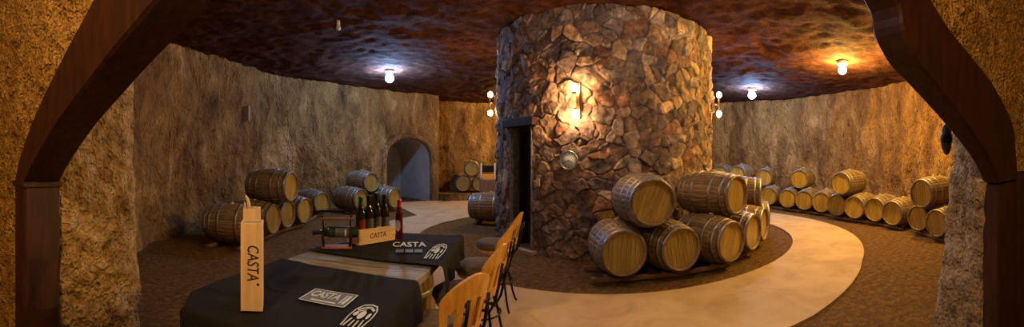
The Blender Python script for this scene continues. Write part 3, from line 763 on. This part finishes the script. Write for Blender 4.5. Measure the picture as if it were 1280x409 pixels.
# ================================================================== TABLE
TZ = .90
TOP = [(-1.12, 1.08), (-.49, 1.08), (-.485, 1.85), (-.445, 2.12), (-.41, 2.9), (-.44, 2.98), (-.52, 3.02), (-.86, 3.04), (-1.08, 2.68), (-1.25, 2.34), (-1.29, 2.1), (-1.29, 1.4), (-1.25, 1.2)]
def inset_x(y):   # x extents of table at y
    xs = []
    n_ = len(TOP)
    for i in range(n_):
        (x0, y0), (x1, y1) = TOP[i], TOP[(i + 1) % n_]
        if (y0 <= y < y1) or (y1 <= y < y0): xs.append(x0 + (x1 - x0) * (y - y0) / (y1 - y0))
    return (min(xs), max(xs)) if len(xs) > 1 else (-.8, -.6)
tt_ = thing('tasting_table', 'grey weathered plank tabletop laid over upright barrels', 'table', (-.85, 2.0, TZ - .05))
b_ = MB(); tone = []; npl = 14
ys = np.linspace(1.081, 3.035, npl + 1)
for i in range(npl):
    y0, y1 = ys[i] + .002, ys[i + 1] - .002
    a0, a1 = inset_x(y0), inset_x(y1); tv = rnd.uniform(.8, 1.15); n0 = len(b_.v); c = .008
    for z, e in ((-.05, c), (-.05 + c, 0), (-c, 0), (0, c)):
        b_.v += [(a0[0] + e + .85, y0 - 2 + min(e, .003), z + .05), (a0[1] - e + .85, y0 - 2 + min(e, .003), z + .05), (a1[1] - e + .85, y1 - 2 - min(e, .003), z + .05), (a1[0] + e + .85, y1 - 2 - min(e, .003), z + .05)]
    b_.f += [(n0 + 3, n0 + 2, n0 + 1, n0), (n0 + 12, n0 + 13, n0 + 14, n0 + 15)]; b_.sm += [False] * 2
    for k in range(3):
        for j in range(4): b_.f.append((n0 + k * 4 + j, n0 + k * 4 + (j + 1) % 4, n0 + k * 4 + 4 + (j + 1) % 4, n0 + k * 4 + 4 + j)); b_.sm.append(False)
    tone += [tv] * 16
b_.build('tabletop', M['grey_plank'], tt_, tone=tone)
# upright barrels
for yv, nm in ((1.50, 'upright barrel carrying the near end of the tasting table'), (2.13, 'upright barrel under the middle of the tasting table, staves showing between the cloths'), (2.72, 'upright barrel carrying the far end of the tasting table')):
    o = dup(proto); s = (TZ - .052) / BL
    # stand it up: axis X -> Z
    o.rotation_euler = (0, 0, .3 * yv); o.scale = (s * .92, s * .92, s)
    for c in o.children:
        c.rotation_euler = (0, -PI / 2, 0); c.location = (0, 0, BL / 2)
    o.location = (-.82 if yv < 2.6 else -.84, yv if yv < 2.6 else 2.74, 0.002)
    tag(o, nm, 'barrel', 'upright barrels under the table')

def cloth(name, x0, x1, y0, y1, drops, label, seed, mask=None, low=(0, 0)):
    """runner lying on the table; drops = (right, far) fall below the table edge"""
    step = .0125; dR, dF = drops
    dL, dN = low
    nu_ = int((x1 - x0 + dR + dL) / step); nv_ = int((y1 - y0 + dF + dN) / step)
    S = np.linspace(-dL, x1 - x0 + dR, nu_); T_ = np.linspace(-dN, y1 - y0 + dF, nv_)
    A, B = np.meshgrid(S, T_, indexing='ij'); A = A.ravel(); B = B.ravel()
    r = .018
    def fold(q, L):   # along length q, flat until L then bend down
        over = np.clip(q - L, 0, None); th = np.clip(over / r, 0, PI / 2)
        un = np.clip(-q, 0, None); tn = np.clip(un / r, 0, PI / 2)
        return np.clip(q, 0, L) + np.sin(th) * r - np.sin(tn) * r, -(1 - np.cos(th)) * r - np.clip(over - r * PI / 2, 0, None) - (1 - np.cos(tn)) * r - np.clip(un - r * PI / 2, 0, None)
    X_, zx = fold(A, x1 - x0); Y_, zy = fold(B, y1 - y0)
    X_ = X_ + x0; Y_ = Y_ + y0
    P = np.stack([X_ * 3, Y_ * 3, X_ * 0], 1); wr = .0035 * (fbm(P * 1.2, 3, seed) + 1.2) 
    rid = np.exp(-((fbm(P * .8, 2, seed + 9)) / .06) ** 2) * .004
    hang = np.clip(-(zx + zy) / .1, 0, 1)
    wave = hang * .014 * np.sin((np.where(zx < -.001, Y_, X_)) * 26 + seed)
    Z_ = TZ + .004 + np.clip(wr + rid, .001, .014) * (1 - hang) + np.where(zx < zy, zx, zy)
    X_ = X_ + np.where((zx < -.001) & (X_ > -.8), wave + hang * .012, 0); Y_ = Y_ + np.where((zy < -.001) & (Y_ > 2), wave + hang * .012, 0)
    V_ = np.stack([X_, Y_, Z_], 1)
    if mask: V_ = mask(V_)
    me = bpy.data.meshes.new(name); me.from_pydata(V_.tolist(), [], grid(nu_, nv_, V_).tolist()); me.polygons.foreach_set('use_smooth', [True] * len(me.polygons)); me.materials.append(M['cloth'])
    o = bpy.data.objects.new(name, me); COL.objects.link(o)
    md = o.modifiers.new('thick', 'SOLIDIFY'); md.thickness = .0025; md.offset = 1
    tag(o, label, 'tablecloth', 'black cloths on the tasting table'); return o
def m_near(V_):
    y = V_[:, 1]; k = (V_[:, 0] + .485) / -.815    # 0 right .. 1 left
    V_[:, 1] = np.where(k > -.5, y + .10 * sstep(1.4, 2.0, y) * np.clip(k, 0, 1), y)
    lo_ = np.where(y < 1.2, -1.15 - (y - 1.08) * 1.0, -1.29); lo_ = np.interp(y, [1.06, 1.2, 1.4, 2.2], [-1.17, -1.275, -1.30, -1.30])
    t_ = (V_[:, 0] + 1.30) / (.825); V_[:, 0] = np.where(V_[:, 0] < -.475, lo_ + t_ * (-.475 - lo_), V_[:, 0]); return V_
near_cloth = cloth('table_runner', -1.30, -.475, 1.065, 1.86, (.20, 0), 'near black cloth with printed panel, covering the front of the table', 3, m_near, (.09, .09))
def m_far(V_):
    y = V_[:, 1].copy(); k = np.clip((V_[:, 0] + .41) / -.88, 0, 1)
    V_[:, 1] = y + .09 * sstep(2.9, 2.15, y) * k
    lo_ = np.interp(V_[:, 1], [2.1, 2.34, 2.68, 3.04, 3.3], [-1.30, -1.262, -1.09, -.87, -.86])
    inside = V_[:, 0] < -.40
    t_ = np.clip((V_[:, 0] + 1.30) / .9, 0, 1); V_[:, 0] = np.where(inside, lo_ + t_ * (-.40 - lo_), V_[:, 0]); return V_
far_cloth = cloth('table_runner', -1.30, -.40, 2.13, 3.035, (.15, .10), 'far black cloth with faded white print, under the wine bottles', 8, m_far)
CZ = TZ + .019
def text_mesh(txt, size, extrude=.0004, shear=0):
    c = bpy.data.curves.new('t', 'FONT'); c.body = txt; c.size = size; c.extrude = extrude; c.align_x = 'CENTER'; c.align_y = 'CENTER'; c.shear = shear
    c.resolution_u = 3; c.offset = size * .012
    o = bpy.data.objects.new('t', c); COL.objects.link(o); bpy.context.view_layer.update()
    me = bpy.data.meshes.new_from_object(o.evaluated_get(bpy.context.evaluated_depsgraph_get())); bpy.data.objects.remove(o); bpy.data.curves.remove(c)
    return me
def text_obj(txt, size, mat, parent, mtx, sx=1, name='lettering', shear=0, extrude=.0004):
    me = text_mesh(txt, size, extrude, shear); me.materials.clear(); me.materials.append(mat)
    me.transform(Matrix.Diagonal((sx, 1, 1, 1))); me.transform(mtx)
    o = bpy.data.objects.new(name, me); COL.objects.link(o); o.parent = parent; return o
def emblem(parent, x, y, w_, h_, rot=0):
    """rounded shield outline with eyes, nose and teeth marks"""
    T_ = Matrix.Translation((x, y, CZ)) @ Matrix.Rotation(rot, 4, 'Z') @ Matrix.Diagonal((w_, h_, 1, 1)); b_ = MB()
    def stroke(pts, wd, closed=False):
        n_ = len(pts); rng = range(n_ if closed else n_ - 1)
        for i in rng:
            p = Vector(pts[i]); q = Vector(pts[(i + 1) % n_]); dd = (q - p); 
            if dd.length < 1e-6: continue
            nn = Vector((-dd.y, dd.x)).normalized() * wd / 2; e = dd.normalized() * wd * .3
            b_.add([(*(p - e - nn), 0), (*(q + e - nn), 0), (*(q + e + nn), 0), (*(p - e + nn), 0)], [(0, 1, 2, 3)], False, T_)
    o_ = [(-.42, -.5), (-.5, -.1), (-.47, .22), (-.3, .44), (0, .5), (.3, .44), (.47, .22), (.5, -.1), (.42, -.5)]
    stroke(o_, .06)
    def blob(cx_, cy_, a, c, n_=10): b_.add([(cx_ + a * math.cos(2 * PI * i / n_), cy_ + c * math.sin(2 * PI * i / n_), 0) for i in range(n_)], [tuple(range(n_))], False, T_)
    blob(-.02, .0, .15, .19); blob(-.3, .02, .1, .1); blob(.3, -.02, .07, .14)
    stroke([(-.36, .2), (-.15, .33), (.1, .36), (.32, .24)], .09); stroke([(-.3, .12), (-.02, .24)], .05)
    stroke([(-.28, -.2), (-.32, -.5)], .07); stroke([(-.1, -.26), (-.1, -.5)], .06); stroke([(.08, -.26), (.1, -.5)], .06); stroke([(.26, -.22), (.3, -.5)], .06)
    b_.build('printed_emblem', M['print'], parent)
def panel(parent, x0, x1, y0, y1, big, rot=0):
    cx_, cy_ = (x0 + x1) / 2, (y0 + y1) / 2; W_, H_ = x1 - x0, y1 - y0
    T_ = Matrix.Translation((cx_, cy_, CZ)) @ Matrix.Rotation(rot, 4, 'Z')
    if not big:
        text_obj('CASTA', H_ * .52, M['print'], parent, T_ @ Matrix.Translation((0, H_ * .12, .0012)), sx=W_ / (H_ * .52 * 3.1), shear=0)
        b_ = MB()
        for k in range(3): b_.add([(-W_ * .36 + k * W_ * .26, -H_ * .44, .0006), (-W_ * .14 + k * W_ * .26, -H_ * .44, .0006), (-W_ * .14 + k * W_ * .26, -H_ * .22, .0006), (-W_ * .36 + k * W_ * .26, -H_ * .24, .0006)], [(0, 1, 2, 3)], False, T_)
        b_.build('printed_marks', M['print_dim'], parent); return
    MB().add([(-W_ / 2, -H_ / 2, -.0003), (W_ / 2, -H_ / 2, -.0003), (W_ / 2, H_ / 2, -.0003), (-W_ / 2, H_ / 2, -.0003)], [(0, 1, 2, 3)], False, T_).build('printed_panel', M['print_dim'], parent)
    b_ = MB(); f = .006
    for a, c in (((-W_ / 2, -H_ / 2), (W_ / 2, -H_ / 2 + f)), ((-W_ / 2, H_ / 2 - f), (W_ / 2, H_ / 2)), ((-W_ / 2, -H_ / 2), (-W_ / 2 + f, H_ / 2)), ((W_ / 2 - f, -H_ / 2), (W_ / 2, H_ / 2)), ((-W_ * .28, -H_ * .36), (W_ * .26, -H_ * .28)), ((W_ * .3, -H_ * .3), (W_ * .33, H_ * .35)), ((W_ * .36, -H_ * .3), (W_ * .42, H_ * .35))):
        b_.add([(a[0], a[1], .0006), (c[0], a[1], .0006), (c[0], c[1], .0006), (a[0], c[1], .0006)], [(0, 1, 2, 3)], False, T_)
    b_.build('printed_border', M['print'], parent)
    text_obj('CASTA', H_ * .62, M['print'], parent, T_ @ Matrix.Translation((-W_ * .10, H_ * .1, .0012)), sx=W_ * .66 / (H_ * .62 * 3.2), shear=0)
panel(near_cloth, -.85, -.64, 1.395, 1.55, True); emblem(near_cloth, -.548, 1.36, .09, .215)
panel(far_cloth, -.80, -.57, 2.34, 2.74, False, .25); emblem(far_cloth, -.475, 2.46, .095, .40)

# ------------------------------------------------------------------ boxes
def at_table(px, py, z=TZ): d = dist_for(py, z); return at(px, d) + (d,)
def wine_box(px, d, hgt, wid, dep, yaw, label, lettered):
    x, y = at(px, d); root = thing('wine_box', label, 'box', (x, y, CZ + .001), yaw, 'tall pine wine boxes')
    b_ = MB(); t_ = .008
    b_.box((-wid / 2, -dep / 2, 0), (wid / 2, -dep / 2 + t_, hgt), bev=.001).box((-wid / 2, dep / 2 - t_, 0), (wid / 2, dep / 2, hgt), bev=.001)
    b_.box((-wid / 2, -dep / 2 + t_, 0), (-wid / 2 + t_, dep / 2 - t_, hgt - .001)).box((wid / 2 - t_, -dep / 2 + t_, 0), (wid / 2, dep / 2 - t_, hgt - .001)).box((-wid / 2 + t_, -dep / 2 + t_, .0), (wid / 2 - t_, dep / 2 - t_, .008))
    b_.build('box_body', M['box_wood'], root)
    MB().box((-wid / 2 + t_, -dep / 2 + t_, hgt - .014), (wid / 2 - t_, dep / 2 - t_, hgt - .004), bev=.001).build('box_lid', M['slate'], root)
    if lettered:
        T_ = Matrix.Translation((.003, -dep / 2 - .0006, hgt * .55)) @ Matrix.Rotation(PI / 2, 4, 'X') @ Matrix.Rotation(-PI / 2, 4, 'Z')
        text_obj('CASTA', .062, M['burnt'], root, T_, sx=.72, shear=.15)
        MB().add([(math.cos(2 * PI * i / 12) * .006 + .024, -dep / 2 - .0008, math.sin(2 * PI * i / 12) * .006 + hgt * .55 - .083) for i in range(12)], [tuple(range(12))]).build('lettering_dot', M['burnt'], root)
    return root
d1 = dist_for(395, TZ)
bx1 = wine_box(315.5, d1 + .035, .338, .085, .085, .60, 'tall pale pine wine box with dark vertical lettering on the near cloth', True)
d2 = d1 + .20
bx2 = wine_box(315, d2, .372, .075, .075, .66, 'second pine wine box standing behind the lettered one, only its top seen', False)
MB().tube([(-.01, 0, .36), (-.014, 0, .39), (-.02, 0, .41), (-.028, 0, .425)], [.006, .007, .006, .004], 8).tube([(-.03, .005, .36), (-.03, .005, .38), (-.032, .0, .395)], [.004, .004, .003], 8).build('raffia_tie', M['ribbon'], bx2)

# low pine crate with four bottles
c0 = Vector(at_table(449, 307.5, CZ)[:2]); c1 = Vector(at_table(494, 300, CZ)[:2])
dirv = (c1 - c0).normalized(); Lb = (c1 - c0).length; nrm_ = Vector((-dirv.y, dirv.x)); W_ = .115; H_ = .105
cc = (c0 + c1) / 2 + nrm_ * W_ / 2; yaw = math.atan2(dirv.y, dirv.x)
crate = thing('bottle_crate', 'low pale pine crate lettered on its side, holding four dark bottles', 'crate', (cc.x, cc.y, CZ + .001), yaw)
b_ = MB(); t_ = .009; L2 = Lb / 2
b_.box((-L2, -W_ / 2, 0), (L2, -W_ / 2 + t_, H_), bev=.0015).box((-L2, W_ / 2 - t_, 0), (L2, W_ / 2, H_), bev=.0015)
b_.box((-L2, -W_ / 2 + t_, 0), (-L2 + t_, W_ / 2 - t_, H_)).box((L2 - t_, -W_ / 2 + t_, 0), (L2, W_ / 2 - t_, H_)).box((-L2 + t_, -W_ / 2 + t_, 0), (L2 - t_, W_ / 2 - t_, .008))
b_.build('crate_body', M['box_wood_long'], crate)
text_obj('CASTA', .05, M['burnt'], crate, Matrix.Translation((.0, -W_ / 2 - .0006, H_ * .5)) @ Matrix.Rotation(PI / 2, 4, 'X'), sx=.95, shear=.2)
def bottle(label, loc, hgt, glass, cap, lab, rz=0, group=None, oval=False, rad=.037):
    r_ = thing('wine_bottle', label, 'bottle', loc, rz, group); k = hgt / .31
    MB().lathe([(rad * .9, 0), (rad, .004 * k), (rad, .185 * k), (rad * .96, .20 * k), (rad * .72, .222 * k), (.0165, .245 * k), (.0145, .262 * k), (.0142, .292 * k), (.016, .294 * k), (.016, .304 * k), (.0142, .31 * k)], 28).build('bottle_glass', glass, r_)
    MB().lathe([(.0155, .250 * k), (.0158, .262 * k), (.0152, .29 * k), (.0172, .292 * k), (.0172, .306 * k), (.015, .3125 * k)], 20).build('capsule', cap, r_)
    b_ = MB(); n_ = 16; vs = []; fs = []; zs = np.linspace(.06, .155, 9) * k
    for i in range(n_ + 1):
        th = -PI / 2 + (i / n_ - .5) * 1.9
        for z in zs:
            if oval:
                q = (z / k - .1075) / .0475; q = max(0, 1 - q * q) ** .5; th2 = -PI / 2 + (i / n_ - .5) * 1.5 * q
            else: th2 = th
            vs.append((math.cos(th2) * (rad + .0008), math.sin(th2) * (rad + .0008), z))
    for i in range(n_):
        for j in range(8): fs.append((i * 9 + j, (i + 1) * 9 + j, (i + 1) * 9 + j + 1, i * 9 + j + 1))
    b_.add(vs, fs, True).build('bottle_label', lab, r_)
    if not oval:
        b_ = MB(); vs = []; fs = []
        for i in range(13):
            th = -PI / 2 + (i / 12 - .5) * 1.2
            for z in (.082 * k, .092 * k): vs.append((math.cos(th) * (rad + .0014), math.sin(th) * (rad + .0014), z))
        for i in range(12): fs.append((2 * i, 2 * i + 2, 2 * i + 3, 2 * i + 1))
        b_.add(vs, fs, True).build('label_band', M['label_white'] if lab != M['label_white'] else M['ink'], r_)
    return r_
labs = [('dark bottle with green capsule and red label, left in the crate', M['green_cap'], M['label_red'], .315), ('dark bottle with grey label, second from left in the crate', M['black_cap'], M['label_grey'], .320),
        ('tallest dark bottle, third from left in the crate', M['black_cap'], M['label_grey'], .332), ('dark bottle with blue-grey label, right in the crate', M['black_cap'], M['label_grey'], .318)]
for i, (lb, cp, lm, hh) in enumerate(labs):
    u = -L2 + .012 + .042 + (Lb - .024 - .084) * i / 3
    p = Vector((cc.x, cc.y)) + dirv * u
    bottle(lb, (p.x, p.y, CZ + .010), hh, M['glass_dark'], cp, lm, yaw - .15, 'dark bottles standing in the crate', rad=.035)
x, y, d = at_table(499, 298.5, CZ)
bottle('slim rose wine bottle with pink capsule and white oval label', (x, y, CZ + .001), .285, M['glass_rose'], M['pink_cap'], M['label_white'], -.15, None, True, rad=.027)

# bottle cradle
x, y, d = at_table(421, 310, CZ)
cr = thing('bottle_cradle', 'dark metal and red wood cradle holding one lying bottle', 'bottle holder', (x, y, CZ), .45)
MB().box((-.10, -.045, 0), (.10, .045, .014), bev=.003).build('base_board', M['red_wood'], cr)
for sx in (-1, 1):
    MB().tube([(sx * .085, -.035, .012), (sx * .095, -.035, .06), (sx * .085, -.035, .12), (sx * .09, -.035, .19), (sx * .1, -.02, .225)], .0065).build('upright', M['holder_metal'], cr)
    MB().tube([(sx * .085, .035, .012), (sx * .09, .035, .12), (sx * .095, .035, .24)], .0055).build('upright', M['holder_metal'], cr)
    MB().tube([(sx * .088, -.035, .075)] + [(sx * .088, -.035 * math.cos(q), .075 - .02 * math.sin(q)) for q in np.linspace(0.2, PI - .2, 8)] + [(sx * .088, .035, .075)], .004).build('cradle_hoop', M['holder_metal'], cr)
MB().box((-.115, -.042, .188), (.115, -.022, .203), bev=.003).build('top_rail', M['red_wood'], cr)
MB().box((-.125, .026, .232), (.115, .042, .246), bev=.003).build('top_rail', M['holder_metal'], cr)
T_ = Matrix.Translation((x, y, CZ)) @ Matrix.Rotation(.45, 4, 'Z')
lb = bottle('dark green bottle lying in the metal cradle', (0, 0, 0), .30, M['glass_green'], M['black_cap'], M['label_grey'], 0)
p = T_ @ Vector((.14, 0, .103)); lb.location = p; lb.rotation_euler = (0, -PI / 2, .45)

# ================================================================== STOOLS
def make_stool():
    r_ = thing('bar_stool', 'x', 'stool', group='wooden backed stools along the table')
    SZ = .605
    MB().lathe([(.02, SZ - .05), (.165, SZ - .045), (.175, SZ - .03), (.17, SZ - .012)], 32).build('seat_base', M['chair_wood'], r_)
    MB().lathe([(.165, SZ - .012), (.187, SZ), (.195, SZ + .02), (.190, SZ + .042), (.165, SZ + .058), (.10, SZ + .066), (.01, SZ + .068)], 40).build('cushion', M['cushion'], r_)
    MB().lathe([(.03, SZ - .15), (.03, SZ - .06), (.07, SZ - .052)], 20).build('swivel', M['black_metal'], r_)
    for k in range(4):
        a = PI / 4 + k * PI / 2; c, s_ = math.cos(a), math.sin(a)
        MB().tube([(c * q, s_ * q, z) for q, z in ((.02, SZ - .10), (.07, SZ - .12), (.13, SZ - .22), (.17, .30), (.21, .12), (.245, .03), (.26, .012))], .011).build('leg', M['black_metal'], r_)
    MB().tube([(math.cos(q) * .178, math.sin(q) * .178, .27) for q in np.linspace(0, 2 * PI, 32, endpoint=False)], .008, closed=True).build('foot_ring', M['black_metal'], r_)
    def curved(a0, a1, z0f, z1f, rad0, th=.022, n_=18):
        b_ = MB(); vs = []; fs = []
        for i in range(n_ + 1):
            a = a0 + (a1 - a0) * i / n_
            for z, ro in ((z0f(a), 0), (z1f(a), 0), (z1f(a), th), (z0f(a), th)):
                rr = rad0 + ro + (z - SZ) * .26; vs.append((math.cos(a) * rr, math.sin(a) * rr, z))
        for i in range(n_):
            for j in range(4): fs.append((i * 4 + j, i * 4 + (j + 1) % 4, i * 4 + 4 + (j + 1) % 4, i * 4 + 4 + j))
        fs += [(3, 2, 1, 0), tuple(n_ * 4 + j for j in range(4))]
        return b_.add(vs, fs, False)
    A = .70
    top = lambda a: SZ + .235 + .12 * math.cos(a / A * PI / 2) ** .8
    curved(-A, A, lambda a: SZ + .15 + .09 * math.cos(a / A * PI / 2), top, .175).build('top_rail', M['chair_wood'], r_)
    curved(-A, A, lambda a: SZ + .035, lambda a: SZ + .085, .185).build('lower_rail', M['chair_wood'], r_)
    for a in (-.62, -.31, 0, .31, .62):
        w2 = .10 if abs(a) > .8 else .075
        curved(a - w2, a + w2, lambda q: SZ + .08, lambda q: SZ + .16 + .09 * math.cos(q / A * PI / 2), .183, .016, 4).build('slat', M['chair_wood'], r_)
    for s_ in (-1, 1):
        MB().tube([(.10, s_ * .05, SZ - .05), (.205, s_ * .07, SZ - .045), (.235, s_ * .07, SZ + .01), (.262, s_ * .07, SZ + .12), (.285, s_ * .07, SZ + .25)], .009).build('back_bracket', M['black_metal'], r_)
    return r_
st0 = make_stool()
for i, (px, d, yaw, nm, blue) in enumerate(((545, 1.97, -.62, 'nearest wooden backed stool, cut off by the bottom of the view', False), (578, 2.5, -.24, 'second stool from the front, with the dark violet cushion', True),
                                       (598, 3.12, -.2, 'third stool from the front, beside the far end of the table', False), (619, 3.95, -.2, 'farthest stool, mostly hidden behind the third one', False))):
    o = st0 if i == 0 else dup(st0)
    x, y = at(px, d); o.location = (x, y, .023); o.rotation_euler = (0, 0, yaw); o['label'] = nm
    if blue:
        for c in o.children:
            if c.name.startswith('cushion'): c.data = c.data.copy(); c.data.materials[0] = M['cushion_blue']; c['label'] = 'dark violet cushion'

# ================================================================== FIXTURES
# clock
phc, dc = col_hit(712); zc_ = zat(200.5, dc); T = col_frame(phc, RC + .045)
ck = bpy.data.objects.new('wall_clock', None); COL.objects.link(ck); tag(ck, 'round silver wall clock with pale dial on the stone column', 'clock'); ck.matrix_world = T @ Matrix.Translation((0, 0, zc_))
RX = Matrix.Rotation(PI / 2, 4, 'X'); K = .148
MB().lathe([(K * .97, -.035), (K, -.02), (K, .0), (K * .96, .012), (K * .88, .012), (K * .85, .0)], 48, RX, cap=False).build('clock_rim', M['silver'], ck)
MB().lathe([(K * .96, -.03), (K * .96, -.002)], 48, RX).build('clock_dial', M['dial'], ck)
b_ = MB()
for i in range(12):
    a = i * PI / 6; T_ = RX @ Matrix.Rotation(-a, 4, 'Z') 
for i in range(1, 13):
    a = PI / 2 - i * PI / 6
    text_obj(str(i), K * .24, M['ink'], ck, RX @ Matrix.Translation((math.cos(a) * K * .68, math.sin(a) * K * .68, .0)), name='numeral')
for nm, a, L, w_ in (('hour_hand', math.radians(-35), .5, .010), ('minute_hand', math.radians(205), .72, .007)):
    MB().box((-.01, -w_ / 2, .002), (K * L, w_ / 2, .004), RX @ Matrix.Rotation(a, 4, 'Z')).build(nm, M['ink'], ck)
# switch
phs, ds = col_hit(674.5); zs_ = zat(228, ds); sw = bpy.data.objects.new('light_switch', None); COL.objects.link(sw); tag(sw, 'small ivory light switch right of the column door', 'light switch')
sw.matrix_world = col_frame(phs, RC + .05) @ Matrix.Translation((0, 0, zs_))
MB().box((-.035, -.006, -.06), (.035, .02, .06), bev=.003).build('switch_plate', M['ivory'], sw); MB().box((-.012, -.011, -.02), (.012, -.005, .02), bev=.001).build('rocker', M['white_plastic'], sw)
# sconces
def make_sconce():
    s_ = bpy.data.objects.new('wall_sconce', None); COL.objects.link(s_)
    MB().box((-.03, -.02, -.16), (.03, .03, .16), bev=.004).build('back_plate', M['brass'], s_)
    MB().box((.045, -.13, -.27), (.075, -.10, .27), bev=.004).tube([(0, -.02, 0), (.03, -.08, 0), (.06, -.115, 0)], .012).tube([(.06, -.115, .17), (-.03, -.115, .17)], .008).tube([(.06, -.115, -.17), (-.03, -.115, -.17)], .008).build('lamp_bracket', M['brass'], s_)
    for sg in (1, -1):
        g = MB().sphere((-.03, -.115, sg * .19), .05, 14, 8, (1, 1, 1.25)).build('lamp_bulb', M['sconce_glow'], s_)
        MB().lathe([(.03, -.012), (.034, .012)], 16, Matrix.Translation((-.03, -.115, sg * .19 - sg * .068))).build('bulb_holder', M['brass'], s_)
    return s_
ph0, d0 = col_hit(724); z0 = zat(128, d0)
def set_sconce(o, ph, z, label): o.matrix_world = col_frame(ph, RC + .05) @ Matrix.Translation((0, 0, z)); tag(o, label, 'wall lamp', 'twin-bulb sconces round the column')
s0 = make_sconce(); set_sconce(s0, ph0, z0, 'lit twin-bulb sconce on the column front, above the clock')
lph = vdir - 74.5 - 4; rph = vdir + 74.5 + 4
s1 = dup(s0); set_sconce(s1, lph - 4, 2.66, 'lit sconce sticking out past the left edge of the column')
s2 = dup(s0); set_sconce(s2, rph + 1, 2.62, 'lit sconce sticking out past the right edge of the column')
# ceiling lamps round the ring, in view and added
def make_lamp(mat, R_=.075):
    r_ = bpy.data.objects.new('ceiling_lamp', None); COL.objects.link(r_)
    MB().lathe([(.11, -.03), (.12, .0), (.12, .05)], 28).build('lamp_base', M['white_plastic'], r_)
    MB().lathe([(.02, -.07), (.025, -.03)], 14).build('lamp_holder', M['white_plastic'], r_)
    MB().sphere((0, 0, -.06 - R_), R_, 18, 12).build('lamp_globe', mat, r_); return r_
lb_, lw_ = make_lamp(M['blue_lamp'], .11), make_lamp(M['warm_lamp'], .085)
def set_lamp(o, x, y, label, grp): o.location = (x, y, float(ceil_z(x, y)) - .06); tag(o, label, 'ceiling lamp', grp)
x, y = at(487, 10.2); set_lamp(lb_, x, y, 'cool blue-white ceiling lamp above the arched alcove', 'cool ceiling lamps')
x, y = at(940, 11.7); set_lamp(dup(lb_), x, y, 'cool blue-white ceiling lamp right of the column', 'cool ceiling lamps')
x, y = at(1053, 8.6); set_lamp(lw_, x, y, 'warm yellow ceiling lamp over the right wall barrels', 'warm ceiling lamps')
for (x, y), nm in (((3.1, 2.7), 'added warm fill lamp over the path right of the entrance, above the view'), ((-2.9, 4.6), 'added warm fill lamp over the tasting table, above the view'), ((-1.35, 13.3), 'added warm fill lamp in the far recess behind the column')):
    pass  # unused spots for added lamps out of view
set_lamp(dup(lw_), 6.5, 3.95, 'added warm fill lamp over the right wall, unseen behind the wooden arch', 'warm ceiling lamps')  # extra lamp added out of view to make the right wall more golden
ls_ = make_lamp(M['added_soft_lamp']); set_lamp(ls_, 2.4, 2.9, 'added soft white fill lamp, unseen high over the entrance path', 'added soft fill lamps')  # lamp added above the view to light the column and entrance path
set_lamp(make_lamp(M['added_faint_lamp']), -2.4, 2.6, 'added soft white fill lamp, unseen high over the tasting table', 'added soft fill lamps')  # weaker lamp added above the view to light the table and left side
set_lamp(dup(lw_), .7, 14.0, 'added warm fill lamp for the far recess, unseen behind the column', 'warm ceiling lamps')  # lamp added out of sight to give the far recess its golden light
pl = make_lamp(M['assumed_dim_lamp']); set_lamp(pl, -.5, -.8, 'assumed warm lamp in the entrance passage, unseen behind the viewer', 'warm ceiling lamps'); pl.location.z = 3.1  # assumed lamp, added behind the viewer to light the near plaster wall
# small white fitting on the ceiling
d = F * (3.84 - CAMZ) / 173; x, y = at(423, d)
sp = thing('ceiling_spotlight', 'tiny unlit white spotlight hanging from the dark ceiling', 'spotlight', (x, y, 3.86))
MB().lathe([(.03, -.10), (.03, .0)], 16).build('spot_base', M['white_plastic'], sp); MB().sphere((0, 0, -.13), .042, 14, 10).build('spot_head', M['white_plastic'], sp)
# plate on the left wall
a_pl = math.atan2(-1, 0)
s_, c_ = ray(310); b0 = CX * s_ + CY * c_; rq = 7.7
for _ in range(6):
    tq = b0 + math.sqrt(b0 * b0 - (CX ** 2 + CY ** 2) + (rq - .04) ** 2); px_, py_ = s_ * tq, c_ * tq
    rq = float(Rw(np.array([math.degrees(math.atan2(py_ - CY, px_ - CX)) % 360]))[0])
tag(MB().box((-.028, -.045, -.19), (.028, .14, .19), bev=.012).build('wall_bracket', M['slate'], loc=(px_, py_, zat(142, tq))), 'small pale upright plate fixed high on the left rock wall', 'bracket').rotation_euler = (0, 0, math.atan2(CY - py_, CX - px_) + PI / 2)
# oval lamp on the right jamb
x, y = at(1183, 2.42); pd = thing('wall_lantern', 'blue-grey oval metal lantern hung at the right stone jamb', 'lantern', (x, y, 1.53))
MB().sphere((0, 0, .10), .1, 20, 14, (.36, .36, 1.0)).build('lantern_body', M['pendant'], pd)
MB().lathe([(.036, .075), (.040, .10), (.036, .125)], 20, cap=False).build('lantern_band', M['black_metal'], pd)
MB().tube([(0, 0, .2), (.02, -.01, .24), (.08, -.02, .25), (.14, -.03, .22)], .006).build('lantern_hook', M['black_metal'], pd)
# display on the far barrels
d = 14.3; x, y = at(610, d); ds_ = thing('display_stand', 'small white framed stand with dark panel and yellow box on the far ledge', 'display stand', (x, y, .27), .12)
MB().box((-.30, -.2, 0), (.30, .2, .52), bev=.02).build('stand_block', M['timber'], ds_)
for x0 in (-.28, .22): MB().box((x0, -.03, .52), (x0 + .06, .03, 1.12), bev=.005).build('white_post', M['white_plastic'], ds_)
MB().box((-.22, -.01, .78), (.22, .01, 1.02), bev=.004).build('dark_panel', M['black_metal'], ds_)
MB().box((-.2, -.14, .52), (.2, -.02, .70), bev=.01).build('yellow_box', M['yellow_box'], ds_)
